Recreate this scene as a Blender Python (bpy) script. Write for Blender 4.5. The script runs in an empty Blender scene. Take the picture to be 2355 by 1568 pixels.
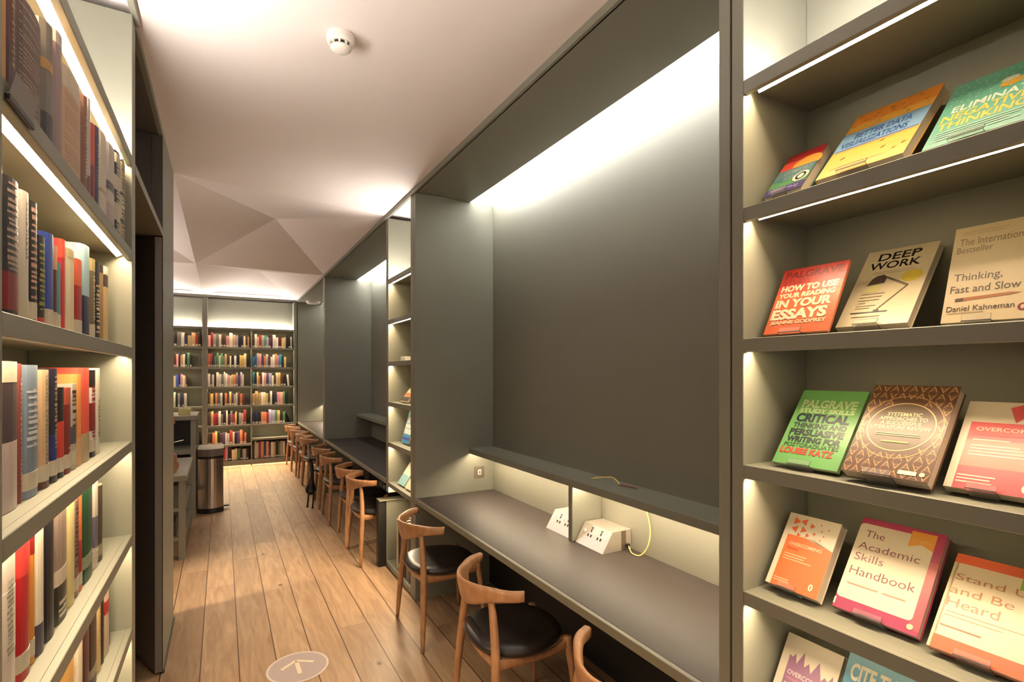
import bpy, bmesh, math, random
from mathutils import Vector, Matrix

# ---------------------------------------------------------------- camera, world, exposure
SC = bpy.context.scene
COL = SC.collection
cam_d = bpy.data.cameras.new('camera')
cam = bpy.data.objects.new('camera', cam_d)
COL.objects.link(cam)
cam.location = (0, 0, 1.656)
cam.rotation_euler = (math.radians(90), 0, math.radians(-29.17))
cam_d.sensor_width = 36.0
cam_d.lens = 36.0 * 1194 / 2355
cam_d.shift_y = (856 - 784) / 2355
cam_d.clip_start = 0.02
SC.camera = cam
SC.view_settings.view_transform = 'Standard'
SC.view_settings.look = 'None'
SC.view_settings.gamma = 1.0
SC.view_settings.use_curve_mapping = False
SC.view_settings.exposure = 0.45
world = bpy.data.worlds.new('world')
SC.world = world
world.use_nodes = True
bg = world.node_tree.nodes['Background']
bg.inputs[0].default_value = (1.0, 0.83, 0.72, 1)
bg.inputs[1].default_value = 0.68

E_SHELF = 185.0      # warm strips under the shelves
E_UP = 190.0         # strips on top of the bookcases, shining up
E_COVE = 30.0        # hidden grazers in the booth coves
E_HUTCH = 95.0      # strips under the booth shelves
WARM = (1.0, 0.77, 0.49)
SOFT = (1.0, 0.90, 0.81)
NEUT = (1.0, 0.99, 0.97)

# adjustable lamp of the side room beyond the wall end, aimed at the boards: throws the light patch across the floor
_l = bpy.data.lights.new('side_room_lamp', 'SPOT')
_l.energy = 430; _l.color = (1.0, 0.78, 0.50); _l.shadow_soft_size = 0.09; _l.spot_size = math.radians(34); _l.spot_blend = 0.8
_o = bpy.data.objects.new('side_room_lamp', _l); COL.objects.link(_o); _o.location = (-2.3, 3.85, 1.7)
_o.rotation_euler = (Vector((0.05, 4.65, 0)) - Vector((-2.3, 3.85, 1.7))).to_track_quat('-Z', 'Y').to_euler()

# unseen area light added in the side room to brighten the folded ceiling
_l = bpy.data.lights.new('side_room_ceiling_fill', 'AREA')
_l.shape = 'RECTANGLE'; _l.size = 0.12; _l.size_y = 3.2; _l.energy = 80; _l.color = (1.0, 0.90, 0.82)
_o = bpy.data.objects.new('side_room_ceiling_fill', _l); COL.objects.link(_o); _o.location = (-2.1, 6.4, 2.35); _o.rotation_euler = (math.radians(180), 0, 0)

# ---------------------------------------------------------------- measurements
XR, XL, YB = 1.223, -0.285, 10.35
CEIL = 2.99
ZS = [0.05, 0.39, 0.73, 1.069, 1.408, 1.747, 2.098, 2.44]   # shelf tops
TH = 0.037

# ---------------------------------------------------------------- materials
def lin(h):
    h = h.lstrip('#')
    r = []
    for i in (0, 2, 4):
        c = int(h[i:i + 2], 16) / 255
        r.append(c / 12.92 if c <= 0.04045 else ((c + 0.055) / 1.055) ** 2.4)
    return tuple(r)
_M = {}
def mat(name, col, rough=0.5, metal=0.0, spec=0.5, emit=None, strength=0.0, bump=0.0, bscale=200.0, var=0.0, trans=0.0):
    if name in _M: return _M[name]
    m = bpy.data.materials.new(name); m.use_nodes = True
    nt = m.node_tree; b = nt.nodes['Principled BSDF']
    if isinstance(col, str): col = lin(col)
    b.inputs['Base Color'].default_value = (*col, 1)
    b.inputs['Roughness'].default_value = rough
    b.inputs['Metallic'].default_value = metal
    b.inputs['Specular IOR Level'].default_value = spec
    b.inputs['Transmission Weight'].default_value = trans
    if emit:
        b.inputs['Emission Color'].default_value = (*emit, 1)
        b.inputs['Emission Strength'].default_value = strength
    if bump or var:
        tc = nt.nodes.new('ShaderNodeTexCoord')
        n = nt.nodes.new('ShaderNodeTexNoise'); n.inputs['Scale'].default_value = bscale; n.inputs['Detail'].default_value = 3
        nt.links.new(tc.outputs['Object'], n.inputs['Vector'])
        if bump:
            bp = nt.nodes.new('ShaderNodeBump'); bp.inputs['Strength'].default_value = bump; bp.inputs['Distance'].default_value = 0.001
            nt.links.new(n.outputs['Fac'], bp.inputs['Height']); nt.links.new(bp.outputs['Normal'], b.inputs['Normal'])
        if var:
            n2 = nt.nodes.new('ShaderNodeTexNoise'); n2.inputs['Scale'].default_value = 2.5; n2.inputs['Detail'].default_value = 4
            nt.links.new(tc.outputs['Object'], n2.inputs['Vector'])
            mx = nt.nodes.new('ShaderNodeMix'); mx.data_type = 'RGBA'
            mx.inputs['A'].default_value = (*[c * (1 - var) for c in col], 1)
            mx.inputs['B'].default_value = (*[min(1, c * (1 + var)) for c in col], 1)
            nt.links.new(n2.outputs['Fac'], mx.inputs['Factor']); nt.links.new(mx.outputs['Result'], b.inputs['Base Color'])
    _M[name] = m
    return m
def cmat(h, rough=0.45):
    return mat('cover_' + h.lstrip('#') + ('' if rough == 0.45 else '_r%d' % (rough * 100)), tuple((0.66 if rough != 0.6 else 0.88) * c for c in lin(h)), rough)

PAINT = mat('grey_green_paint', (0.190, 0.188, 0.148), 0.45, bump=0.08, bscale=350, var=0.05)
PANEL = mat('booth_back_panel', (0.185, 0.178, 0.140), 0.55, bump=0.08, bscale=350, var=0.05)
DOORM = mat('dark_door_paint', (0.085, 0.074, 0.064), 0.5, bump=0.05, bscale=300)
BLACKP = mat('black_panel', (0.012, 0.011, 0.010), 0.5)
CEILM = mat('ceiling_plaster', (0.76, 0.705, 0.685), 0.7, bump=0.05, bscale=120, var=0.03)
DESKM = mat('desk_linoleum', (0.050, 0.041, 0.036), 0.52, spec=0.3, bump=0.12, bscale=700, var=0.06)
EDGEM = mat('desk_edge_laminate', (0.17, 0.16, 0.115), 0.42)
LEATH = mat('dark_leather', (0.018, 0.013, 0.011), 0.36, bump=0.35, bscale=260)
BLACK = mat('black_plastic', (0.010, 0.009, 0.008), 0.4)
LIDM = mat('bin_lid_plastic', (0.16, 0.13, 0.105), 0.4)
BRASS = mat('dull_plate_metal', (0.42, 0.34, 0.27), 0.35, metal=0.9)
SOCKM = mat('satin_socket_metal', (0.80, 0.73, 0.66), 0.30, metal=0.75, bump=0.1, bscale=500)
WHITEP = mat('white_plastic', (0.78, 0.74, 0.68), 0.4)
CABLEM = mat('yellow_cable', (0.75, 0.60, 0.18), 0.45)
REDBR = mat('reddish_plug', (0.22, 0.07, 0.04), 0.5)
PAGES = mat('book_pages', (0.55, 0.47, 0.36), 0.8, bump=0.5, bscale=900)
CLEAR = mat('clear_acrylic', (0.95, 0.95, 0.93), 0.05, trans=0.95)
L_SHELF = mat('warm_led', (0.9, 0.85, 0.7), 0.5, emit=WARM, strength=E_SHELF)
L_SHELFW = mat('warm_led_wide', (0.9, 0.85, 0.7), 0.5, emit=WARM, strength=E_SHELF * 0.42)
L_HUTCH = mat('warm_led_booth', (0.9, 0.85, 0.7), 0.5, emit=(1.0, 0.79, 0.54), strength=E_HUTCH)
L_UP = mat('uplight_led', (0.9, 0.88, 0.8), 0.5, emit=SOFT, strength=E_UP)
COVEW = mat('cove_white', (0.80, 0.78, 0.74), 0.6)
L_COVE = mat('booth_diffuser', (0.9, 0.9, 0.88), 0.5, emit=NEUT, strength=E_COVE)
L_FLOOR = mat('plinth_led', (0.9, 0.85, 0.7), 0.5, emit=(1.0, 0.66, 0.28), strength=70)

def wood_chair():
    m = bpy.data.materials.new('oiled_chair_wood'); m.use_nodes = True
    nt = m.node_tree; b = nt.nodes['Principled BSDF']; b.inputs['Roughness'].default_value = 0.38
    tc = nt.nodes.new('ShaderNodeTexCoord'); mp = nt.nodes.new('ShaderNodeMapping'); mp.inputs['Scale'].default_value = (26, 7, 7)
    n = nt.nodes.new('ShaderNodeTexNoise'); n.inputs['Scale'].default_value = 2.2; n.inputs['Detail'].default_value = 5
    r = nt.nodes.new('ShaderNodeValToRGB')
    r.color_ramp.elements[0].position = 0.3; r.color_ramp.elements[0].color = (0.275, 0.126, 0.054, 1)
    r.color_ramp.elements[1].position = 0.72; r.color_ramp.elements[1].color = (0.41, 0.212, 0.100, 1)
    nt.links.new(tc.outputs['Object'], mp.inputs['Vector']); nt.links.new(mp.outputs['Vector'], n.inputs['Vector'])
    nt.links.new(n.outputs['Fac'], r.inputs['Fac']); nt.links.new(r.outputs['Color'], b.inputs['Base Color'])
    return m
CHAIRW = wood_chair()

def floor_material():
    m = bpy.data.materials.new('oak_floorboards'); m.use_nodes = True
    nt = m.node_tree; N = nt.nodes; Lk = nt.links; b = N['Principled BSDF']
    def math_(op, a, bb=None, c=None):
        n = N.new('ShaderNodeMath'); n.operation = op
        for i, v in enumerate((a, bb, c)):
            if v is None: continue
            if isinstance(v, (int, float)): n.inputs[i].default_value = v
            else: Lk.new(v, n.inputs[i])
        return n.outputs[0]
    tc = N.new('ShaderNodeTexCoord'); sp = N.new('ShaderNodeSeparateXYZ'); Lk.new(tc.outputs['Object'], sp.inputs[0])
    X, Y = sp.outputs[0], sp.outputs[1]
    W = 0.1895
    u = math_('DIVIDE', math_('SUBTRACT', X, 0.083 - 20 * W), W)
    idx = math_('FLOOR', u); fr = math_('FRACT', u)
    wn = N.new('ShaderNodeTexWhiteNoise'); wn.noise_dimensions = '1D'; Lk.new(idx, wn.inputs['W'])
    v = math_('DIVIDE', math_('ADD', Y, math_('MULTIPLY', wn.outputs['Value'], 7.0)), 2.6)
    jd = math_('FLOOR', v); jf = math_('FRACT', v)
    wn2 = N.new('ShaderNodeTexWhiteNoise'); wn2.noise_dimensions = '2D'
    cb = N.new('ShaderNodeCombineXYZ'); Lk.new(idx, cb.inputs[0]); Lk.new(jd, cb.inputs[1]); Lk.new(cb.outputs[0], wn2.inputs['Vector'])
    cb2 = N.new('ShaderNodeCombineXYZ')
    Lk.new(math_('ADD', math_('MULTIPLY', X, 24.0), math_('MULTIPLY', wn2.outputs['Value'], 60.0)), cb2.inputs[0])
    Lk.new(math_('MULTIPLY', Y, 2.6), cb2.inputs[1]); Lk.new(math_('MULTIPLY', wn2.outputs['Value'], 30.0), cb2.inputs[2])
    g = N.new('ShaderNodeTexNoise'); g.inputs['Scale'].default_value = 1.0; g.inputs['Detail'].default_value = 6; g.inputs['Distortion'].default_value = 1.2
    Lk.new(cb2.outputs[0], g.inputs['Vector'])
    rp = N.new('ShaderNodeValToRGB')
    rp.color_ramp.elements[0].position = 0.30; rp.color_ramp.elements[0].color = (0.285, 0.175, 0.098, 1)
    rp.color_ramp.elements[1].position = 0.75; rp.color_ramp.elements[1].color = (0.45, 0.300, 0.180, 1)
    Lk.new(g.outputs['Fac'], rp.inputs['Fac'])
    tone = N.new('ShaderNodeMix'); tone.data_type = 'RGBA'; tone.blend_type = 'MULTIPLY'; tone.inputs['Factor'].default_value = 1.0
    tr = N.new('ShaderNodeValToRGB'); tr.color_ramp.elements[0].color = (0.80, 0.78, 0.76, 1); tr.color_ramp.elements[1].color = (1.08, 1.08, 1.08, 1)
    Lk.new(wn2.outputs['Value'], tr.inputs['Fac']); Lk.new(rp.outputs['Color'], tone.inputs['A']); Lk.new(tr.outputs['Color'], tone.inputs['B'])
    # knots
    vo = N.new('ShaderNodeTexVoronoi'); vo.inputs['Scale'].default_value = 3.4
    mp = N.new('ShaderNodeMapping'); mp.inputs['Scale'].default_value = (1.0, 0.62, 1.0); Lk.new(tc.outputs['Object'], mp.inputs['Vector']); Lk.new(mp.outputs['Vector'], vo.inputs['Vector'])
    kn = N.new('ShaderNodeValToRGB'); kn.color_ramp.elements[0].position = 0.025; kn.color_ramp.elements[0].color = (0, 0, 0, 1)
    kn.color_ramp.elements[1].position = 0.065; kn.color_ramp.elements[1].color = (1, 1, 1, 1)
    Lk.new(vo.outputs['Distance'], kn.inputs['Fac'])
    k2 = N.new('ShaderNodeMix'); k2.data_type = 'RGBA'; k2.inputs['A'].default_value = (0.10, 0.048, 0.024, 1)
    Lk.new(kn.outputs['Color'], k2.inputs['Factor']); Lk.new(tone.outputs['Result'], k2.inputs['B'])
    # gaps
    dx = math_('MULTIPLY', math_('MINIMUM', fr, math_('SUBTRACT', 1.0, fr)), W)
    dy = math_('MULTIPLY', math_('MINIMUM', jf, math_('SUBTRACT', 1.0, jf)), 2.6)
    gap = math_('MAXIMUM', math_('LESS_THAN', dx, 0.0028), math_('LESS_THAN', dy, 0.0014))
    k3 = N.new('ShaderNodeMix'); k3.data_type = 'RGBA'; k3.inputs['B'].default_value = (0.055, 0.026, 0.012, 1)
    Lk.new(gap, k3.inputs['Factor']); Lk.new(k2.outputs['Result'], k3.inputs['A'])
    Lk.new(k3.outputs['Result'], b.inputs['Base Color'])
    b.inputs['Roughness'].default_value = 0.42
    bp = N.new('ShaderNodeBump'); bp.inputs['Strength'].default_value = 0.25; bp.inputs['Distance'].default_value = 0.002
    Lk.new(math_('SUBTRACT', math_('MULTIPLY', g.outputs['Fac'], 0.25), gap), bp.inputs['Height']); Lk.new(bp.outputs['Normal'], b.inputs['Normal'])
    return m

def steel_material():
    m = bpy.data.materials.new('brushed_bin_steel'); m.use_nodes = True
    nt = m.node_tree; b = nt.nodes['Principled BSDF']
    b.inputs['Metallic'].default_value = 1.0; b.inputs['Roughness'].default_value = 0.30; b.inputs['Base Color'].default_value = (0.62, 0.56, 0.50, 1)
    tc = nt.nodes.new('ShaderNodeTexCoord'); mp = nt.nodes.new('ShaderNodeMapping'); mp.inputs['Scale'].default_value = (400, 400, 3)
    n = nt.nodes.new('ShaderNodeTexNoise'); n.inputs['Scale'].default_value = 1.0
    bp = nt.nodes.new('ShaderNodeBump'); bp.inputs['Strength'].default_value = 0.15; bp.inputs['Distance'].default_value = 0.001
    nt.links.new(tc.outputs['Object'], mp.inputs[0]); nt.links.new(mp.outputs[0], n.inputs['Vector']); nt.links.new(n.outputs['Fac'], bp.inputs['Height']); nt.links.new(bp.outputs['Normal'], b.inputs['Normal'])
    return m
STEEL = steel_material()

# ---------------------------------------------------------------- helpers
def wloc(o):
    v = Vector((0, 0, 0))
    while o is not None:
        v += o.location; o = o.parent
    return v
def obj(name, bm, m, parent=None, local=False, smooth=False):
    """link a bmesh as one mesh object; vertices are in world coordinates unless local"""
    bmesh.ops.recalc_face_normals(bm, faces=bm.faces[:])
    if parent is not None and not local:
        off = wloc(parent)
        for v in bm.verts: v.co -= off
    me = bpy.data.meshes.new(name); bm.to_mesh(me); bm.free()
    for mm in (m if isinstance(m, (list, tuple)) else [m]): me.materials.append(mm)
    if smooth:
        for p in me.polygons: p.use_smooth = True
    o = bpy.data.objects.new(name, me); COL.objects.link(o)
    if parent is not None: o.parent = parent
    return o
def thing(name, label, cat, loc=(0, 0, 0), group=None):
    o = bpy.data.objects.new(name, None); COL.objects.link(o); o.location = loc; o.empty_display_size = 0.1
    return tag(o, label, cat, group)
def tag(o, label, cat, group=None):
    o['label'] = label; o['category'] = cat
    if group: o['group'] = group
    return o
def struct(name, bm, m):
    o = obj(name, bm, m); o['kind'] = 'structure'; return o
def box(bm, x0, x1, y0, y1, z0, z1, bev=0.0, mi=0):
    vs = [bm.verts.new((x, y, z)) for x in (x0, x1) for y in (y0, y1) for z in (z0, z1)]
    fs = [bm.faces.new([vs[i] for i in q]) for q in ((0, 1, 3, 2), (4, 6, 7, 5), (0, 4, 5, 1), (2, 3, 7, 6), (0, 2, 6, 4), (1, 5, 7, 3))]
    for f in fs: f.material_index = mi
    if bev:
        es = list({e for f in fs for e in f.edges})
        r = bmesh.ops.bevel(bm, geom=es, offset=bev, segments=1, affect='EDGES', profile=0.5)
        for f in r['faces']: f.material_index = mi
    return fs
def prism(bm, pts, axis_vec, mi=0):
    """pts: list of 3D points of a planar outline, extruded along axis_vec"""
    a = [bm.verts.new(p) for p in pts]; b = [bm.verts.new(Vector(p) + Vector(axis_vec)) for p in pts]
    n = len(pts)
    fs = [bm.faces.new(a[::-1]), bm.faces.new(b)] + [bm.faces.new((a[i], a[(i + 1) % n], b[(i + 1) % n], b[i])) for i in range(n)]
    for f in fs: f.material_index = mi
    return fs
def nb(): return bmesh.new()
def sweep(bm, pts, radii, seg=10, flat=1.0, cap=True):
    """round tube through pts with radius per point"""
    pts = [Vector(p) for p in pts]; rings = []
    up = Vector((0, 0, 1))
    for i, p in enumerate(pts):
        t = (pts[min(i + 1, len(pts) - 1)] - pts[max(i - 1, 0)]).normalized()
        ref = up if abs(t.z) < 0.9 else Vector((1, 0, 0))
        a = t.cross(ref).normalized(); b2 = a.cross(t).normalized()
        ra = radii[i] if not isinstance(radii[i], tuple) else radii[i][0]
        rb = radii[i] * flat if not isinstance(radii[i], tuple) else radii[i][1]
        rings.append([bm.verts.new(p + a * ra * math.cos(2 * math.pi * k / seg) + b2 * rb * math.sin(2 * math.pi * k / seg)) for k in range(seg)])
    for r0, r1 in zip(rings, rings[1:]):
        for k in range(seg): bm.faces.new((r0[k], r0[(k + 1) % seg], r1[(k + 1) % seg], r1[k]))
    if cap:
        bm.faces.new(rings[0][::-1]); bm.faces.new(rings[-1])
def lathe(bm, prof, c, seg=32, mi=0):
    rings = []
    for r, z in prof:
        if r < 1e-6: rings.append([bm.verts.new((c[0], c[1], c[2] + z))])
        else: rings.append([bm.verts.new((c[0] + r * math.cos(2 * math.pi * k / seg), c[1] + r * math.sin(2 * math.pi * k / seg), c[2] + z)) for k in range(seg)])
    for a, b in zip(rings, rings[1:]):
        for k in range(seg):
            k2 = (k + 1) % seg
            if len(a) == 1 and len(b) == 1: continue
            if len(a) == 1: f = bm.faces.new((a[0], b[k], b[k2]))
            elif len(b) == 1: f = bm.faces.new((a[k], a[k2], b[0]))
            else: f = bm.faces.new((a[k], a[k2], b[k2], b[k]))
            f.material_index = mi
def copy_tree(o, parent=None):
    c = o.copy(); COL.objects.link(c)
    if parent is not None: c.parent = parent
    for ch in [x for x in bpy.data.objects if x.parent == o]: copy_tree(ch, c)
    return c

# frames: u along the wall, v into the wall, z up
def FR(u, v, z): return (XR + v, u, z)
def FL(u, v, z): return (XL - v, u, z)
def FB(u, v, z): return (u, YB + v, z)
def fbox(bm, F, u0, u1, v0, v1, z0, z1, bev=0.0, mi=0):
    a = F(u0, v0, z0); b = F(u1, v1, z1)
    return box(bm, *(sorted((a[0], b[0])) + sorted((a[1], b[1])) + sorted((a[2], b[2]))), bev=bev, mi=mi)
def fobj(name, F, u0, u1, v0, v1, z0, z1, m, parent, bev=0.0):
    bm = nb(); fbox(bm, F, u0, u1, v0, v1, z0, z1, bev); return obj(name, bm, m, parent)

# ---------------------------------------------------------------- setting
def quad(bm, *p):
    return bm.faces.new([bm.verts.new(q) for q in p])
bm = nb(); box(bm, -4.2, 2.4, -2.5, 11.0, -0.08, 0.0)
struct('floor', bm, floor_material())

bm = nb()   # flat plaster first, then bays folded into low pyramids
def slab(x0, x1, y0, y1):
    box(bm, x0, x1, y0, y1, CEIL, CEIL + 0.08)
slab(-4.2, 1.636, -2.5, 4.14)
slab(XR - 0.003, 1.636, 4.14, 11.0)
def pyramid(c, apex):
    v = [bm.verts.new(p) for p in c]; a = bm.verts.new(apex)
    for i in range(4): bm.faces.new((v[i], v[(i + 1) % 4], a))
pyramid([(XL, 4.14, CEIL), (XR, 4.40, CEIL), (XR, 7.50, CEIL), (XL, 7.45, CEIL)], (0.475, 5.8, 3.22))
pyramid([(XL, 7.45, CEIL), (XR, 7.50, CEIL), (XR, YB + 0.3, CEIL), (XL, YB + 0.3, CEIL)], (0.50, 9.05, 3.24))
pyramid([(-1.79, 4.14, CEIL), (XL, 4.14, CEIL), (XL, 7.45, CEIL), (-1.79, 7.45, CEIL)], (-1.03, 5.8, 3.22))
pyramid([(-1.79, 7.45, CEIL), (XL, 7.45, CEIL), (XL, YB + 0.3, CEIL), (-1.79, YB + 0.3, CEIL)], (-1.03, 9.05, 3.24))
quad(bm, (XL, 4.14, CEIL), (XR, 4.14, CEIL), (XR, 4.40, CEIL))
slab(-4.2, -1.79, 4.14, 11.0)
slab(-1.79, XR, YB + 0.3, 11.0)
struct('ceiling', bm, CEILM)

bm = nb(); box(bm, 1.93, 2.0, -2.5, 11.0, 0, 3.3); box(bm, 1.64, 2.0, -2.5, 11.0, 3.145, 3.2)
struct('wall_right', bm, PAINT)
bm = nb(); box(bm, -4.2, 2.0, YB + 0.34, YB + 0.42, 0, 3.3)
struct('wall_back', bm, PAINT)
bm = nb()
prism(bm, [(XL, 3.43, 0), (XL, 4.14, 0), (XL - 0.29, 4.14, 0)], (0, 0, CEIL))
struct('wall_left', bm, PAINT)
bm = nb(); box(bm, -0.80, XL, 2.395, 3.43, 2.404, 2.44)
box(bm, XL - 0.02, XL, 2.395, 3.43, 2.955, CEIL)
struct('trim_1', bm, PAINT)
bm = nb(); box(bm, -0.83, -0.80, 2.3, 4.14, 0, CEIL); box(bm, -0.80, XL - 0.2905, 4.11, 4.14, 0, CEIL); box(bm, -0.80, -0.5705, 2.3, 2.33, 0, CEIL); box(bm, -0.80, XL - 0.0505, 3.43, 3.47, 2.404, CEIL); box(bm, XL - 0.05, XL - 0.001, 3.424, 3.4298, 2.441, 2.9545); box(bm, -0.80, XL - 0.021, 2.395, 3.43, 2.956, 2.985)  # back run and end piece carried on, unseen, to block the side-room lamp
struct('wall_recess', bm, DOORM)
bm = nb(); box(bm, -4.2, -4.1, -2.5, 11.0, 0, 3.3)
struct('wall_far_left', bm, PAINT)
bm = nb(); box(bm, XL - 0.006, XL + 0.008, 3.43, 4.14, 0.0, 0.02)
struct('baseboard_left', bm, DOORM)
# door leaf standing open on the far side of the doorway
door = bpy.data.objects.new('door_1', None); COL.objects.link(door); door.location = (XL - 0.0035, 3.4265, 0.012); door['kind'] = 'structure'
d = Vector((-0.38, 0.925, 0)).normalized(); nrm = Vector((-d.y, d.x, 0))
bm = nb(); prism(bm, [(0, 0, 0), d * 0.70, d * 0.70 + nrm * 0.03, nrm * 0.03 + d * 0.012], (0, 0, 2.385)); obj('door_leaf', bm, mat('grey_door_paint', (0.19, 0.168, 0.145), 0.5), door, local=True)

# long fascia along the head of the wall, one piece to the end of the room
bm = nb(); box(bm, XR - 0.014, XR + 0.006, 0.2, YB, 2.955, CEIL - 0.001)
struct('trim_2', bm, PAINT)
bm = nb(); box(bm, -3.0, XR, YB - 0.012, YB + 0.006, 2.955, CEIL - 0.001)
struct('trim_3', bm, PAINT)
bm = nb(); box(bm, XL - 0.006, XL + 0.014, 0.7, 2.395, 2.955, CEIL - 0.001)
struct('trim_4', bm, PAINT)

# ---------------------------------------------------------------- bookcases
def shelf(F, u0, u1, depth, ztop, parent, led=True, name='shelf', ledm=None, wide=False):
    bm = nb()
    fbox(bm, F, u0, u1, 0.018, depth, ztop - 0.019, ztop - 0.0005)
    fbox(bm, F, u0, u1, 0.0, 0.018, ztop - TH, ztop, bev=0.0015)
    s = obj(name, bm, PAINT, parent)
    if led:
        zb = ztop - TH
        bm = nb()
        # slim profile: the glowing face looks down and to the front, its back is closed
        sec = ((0.0255, zb + 0.0165), (0.0365, zb + 0.0035), (0.039, zb + 0.017)) if not wide else ((0.022, zb + 0.0165), (0.043, zb + 0.005), (0.045, zb + 0.017))
        p = [F(u0 + 0.02, v, z) for v, z in sec]; q = [F(u1 - 0.02, v, z) for v, z in sec]
        a = [bm.verts.new(x) for x in p]; b = [bm.verts.new(x) for x in q]
        fs = [bm.faces.new((a[0], a[1], b[1], b[0])), bm.faces.new((a[1], a[2], b[2], b[1])), bm.faces.new((a[2], a[0], b[0], b[2])), bm.faces.new(a), bm.faces.new(b)]
        for f in fs[1:]: f.material_index = 1
        obj('light_strip', bm, [ledm or L_SHELF, PAINT], s)
    return s
def uplight(F, u0, u1, v, parent):
    bm = nb(); fbox(bm, F, u0 + 0.02, u1 - 0.02, v, v + 0.016, ZS[7] + 0.0005, ZS[7] + 0.010)
    return obj('uplight_strip', bm, L_UP, parent)
def upright(F, u0, u1, depth, parent, z0=0.0, z1=2.955, m=None, name='upright'):
    return fobj(name, F, u0, u1, 0, depth, z0, z1, m or PAINT, parent, bev=0.0015)

# the display case by the camera, on the booth wall
D = 0.285
bc = thing('bookcase', 'grey-green built-in display case with lit shelves of face-out books', 'bookcase', (XR, 0.61, 0))
upright(FR, 0.915, 0.952, D, bc); upright(FR, 0.26, 0.315, D, bc)
fobj('back_panel', FR, 0.315, 0.915, D, D + 0.02, 0.0, 2.955, PAINT, bc)
for i, z in enumerate(ZS):
    s = shelf(FR, 0.3155, 0.9145, D, z, bc, led=i > 0)
uplight(FR, 0.315, 0.915, 0.05, bc)
fobj('plinth', FR, 0.3155, 0.9145, 0.03, 0.05, 0, 0.013, PAINT, bc)

# slim case between the two booths
nc = thing('bookcase', 'slim lit bookcase built between two study booths', 'bookcase', (XR, 4.03, 0))
upright(FR, 3.672, 3.738, D, nc); upright(FR, 4.332, 4.358, D, nc, z0=0.64)
fobj('back_panel', FR, 3.738, 4.332, D, D + 0.02, 0.0, 2.955, PAINT, nc)
for i, z in enumerate(ZS):
    if i == 1: continue
    shelf(FR, 3.7385, 4.3315 if i != 0 else 4.3595, D, z, nc, led=i > 0)
uplight(FR, 3.738, 4.332, 0.05, nc)

# case by the camera on the doorway wall
lc = thing('bookcase', 'grey-green built-in bookcase with lit shelves of upright books beside the doorway', 'bookcase', (XL, 1.7, 0))
upright(FL, 2.315, 2.392, D, lc); upright(FL, 0.93, 1.042, D, lc)
fobj('back_panel', FL, 1.042, 2.315, D, D + 0.02, 0.0, 2.955, PAINT, lc)
for i, z in enumerate(ZS):
    shelf(FL, 1.0425, 2.3145, D, z, lc, led=i > 0, ledm=L_SHELFW, wide=True)
uplight(FL, 1.042, 2.315, 0.06, lc)

# far case across the end of the room: one bay, a wide upright, two bays
bk = thing('bookcase', 'wide wall of lit bookshelves closing the far end of the room', 'bookcase', (0.4, YB, 0))
upright(FB, -0.300, -0.222, D, bk); upright(FB, 1.160, 1.209, D, bk); upright(FB, -1.45, -1.40, D, bk)
upright(FB, 0.448, 0.467, D, bk, z1=2.403, name='divider')
fobj('back_panel', FB, -1.40, 1.16, D, D + 0.02, 0.0, 2.955, PAINT, bk)
for (a, b) in ((-1.40, -0.3005), (-0.2215, 0.4475), (0.4675, 1.1595)):
    for i, z in enumerate(ZS):
        if a > 0.4 and i == 1: z = 0.475
        if a > 0.4 and i == 7: continue
        if i == 0: z = 0.10
        if i == 7 and a > -0.5: shelf(FB, a, 1.1595, D, z, bk)
        else: shelf(FB, a, b, D, z, bk, led=i > 1)
uplight(FB, -1.40, -0.30, 0.225, bk); uplight(FB, -0.222, 1.16, 0.225, bk)
fobj('plinth', FB, -1.3995, 1.1595, 0.002, 0.018, 0.018, 0.0625, PAINT, bk)
fobj('base_light_strip', FB, -1.35, 1.15, 0.0195, 0.032, 0.020, 0.026, L_FLOOR, bk)

# ---------------------------------------------------------------- study booths
def booth(y0, y1, label, far_end=True, z0=0.0):
    """y0..y1: clear inside; desk, wall shelf and divider are things of their own"""
    t = thing('study_booth', label, 'booth', (XR, (y0 + y1) / 2, 0))
    fobj('side_panel', FR, y0 - 0.0365, y0, 0, 0.634, z0, 2.955, PAINT, t, bev=0.0015)
    if far_end: fobj('side_panel', FR, y1, y1 + 0.0365, 0, 0.634, 0, 2.955, PAINT, t, bev=0.0015)
    fobj('back_panel', FR, y0, y1, 0.634, 0.66, 0, 2.972, PANEL, t)
    fobj('soffit', FR, y0, y1, 0.0, 0.430, 2.955, 2.985, PAINT, t)
    bm = nb()
    fbox(bm, FR, y0, y1, 0.6405, 0.66, 2.977, 3.14); fbox(bm, FR, y0, y1, 0.415, 0.6404, 3.10, 3.14)
    for e in (y0, y1): fbox(bm, FR, e - 0.012, e + 0.0005, 0.4305, 0.6404, 2.956, 3.0995) if e == y0 else fbox(bm, FR, e - 0.0005, e + 0.012, 0.4305, 0.6404, 2.956, 3.0995)
    obj('light_cove', bm, COVEW, t)
    fobj('soffit_upstand', FR, y0, y1, 0.415, 0.4300, 2.9855, 3.0995, PAINT, t)
    fobj('light_strip', FR, y0 + 0.02, y1 - 0.02, 0.4303, 0.4340, 2.988, 3.07, L_COVE, t)
    return t
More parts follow.
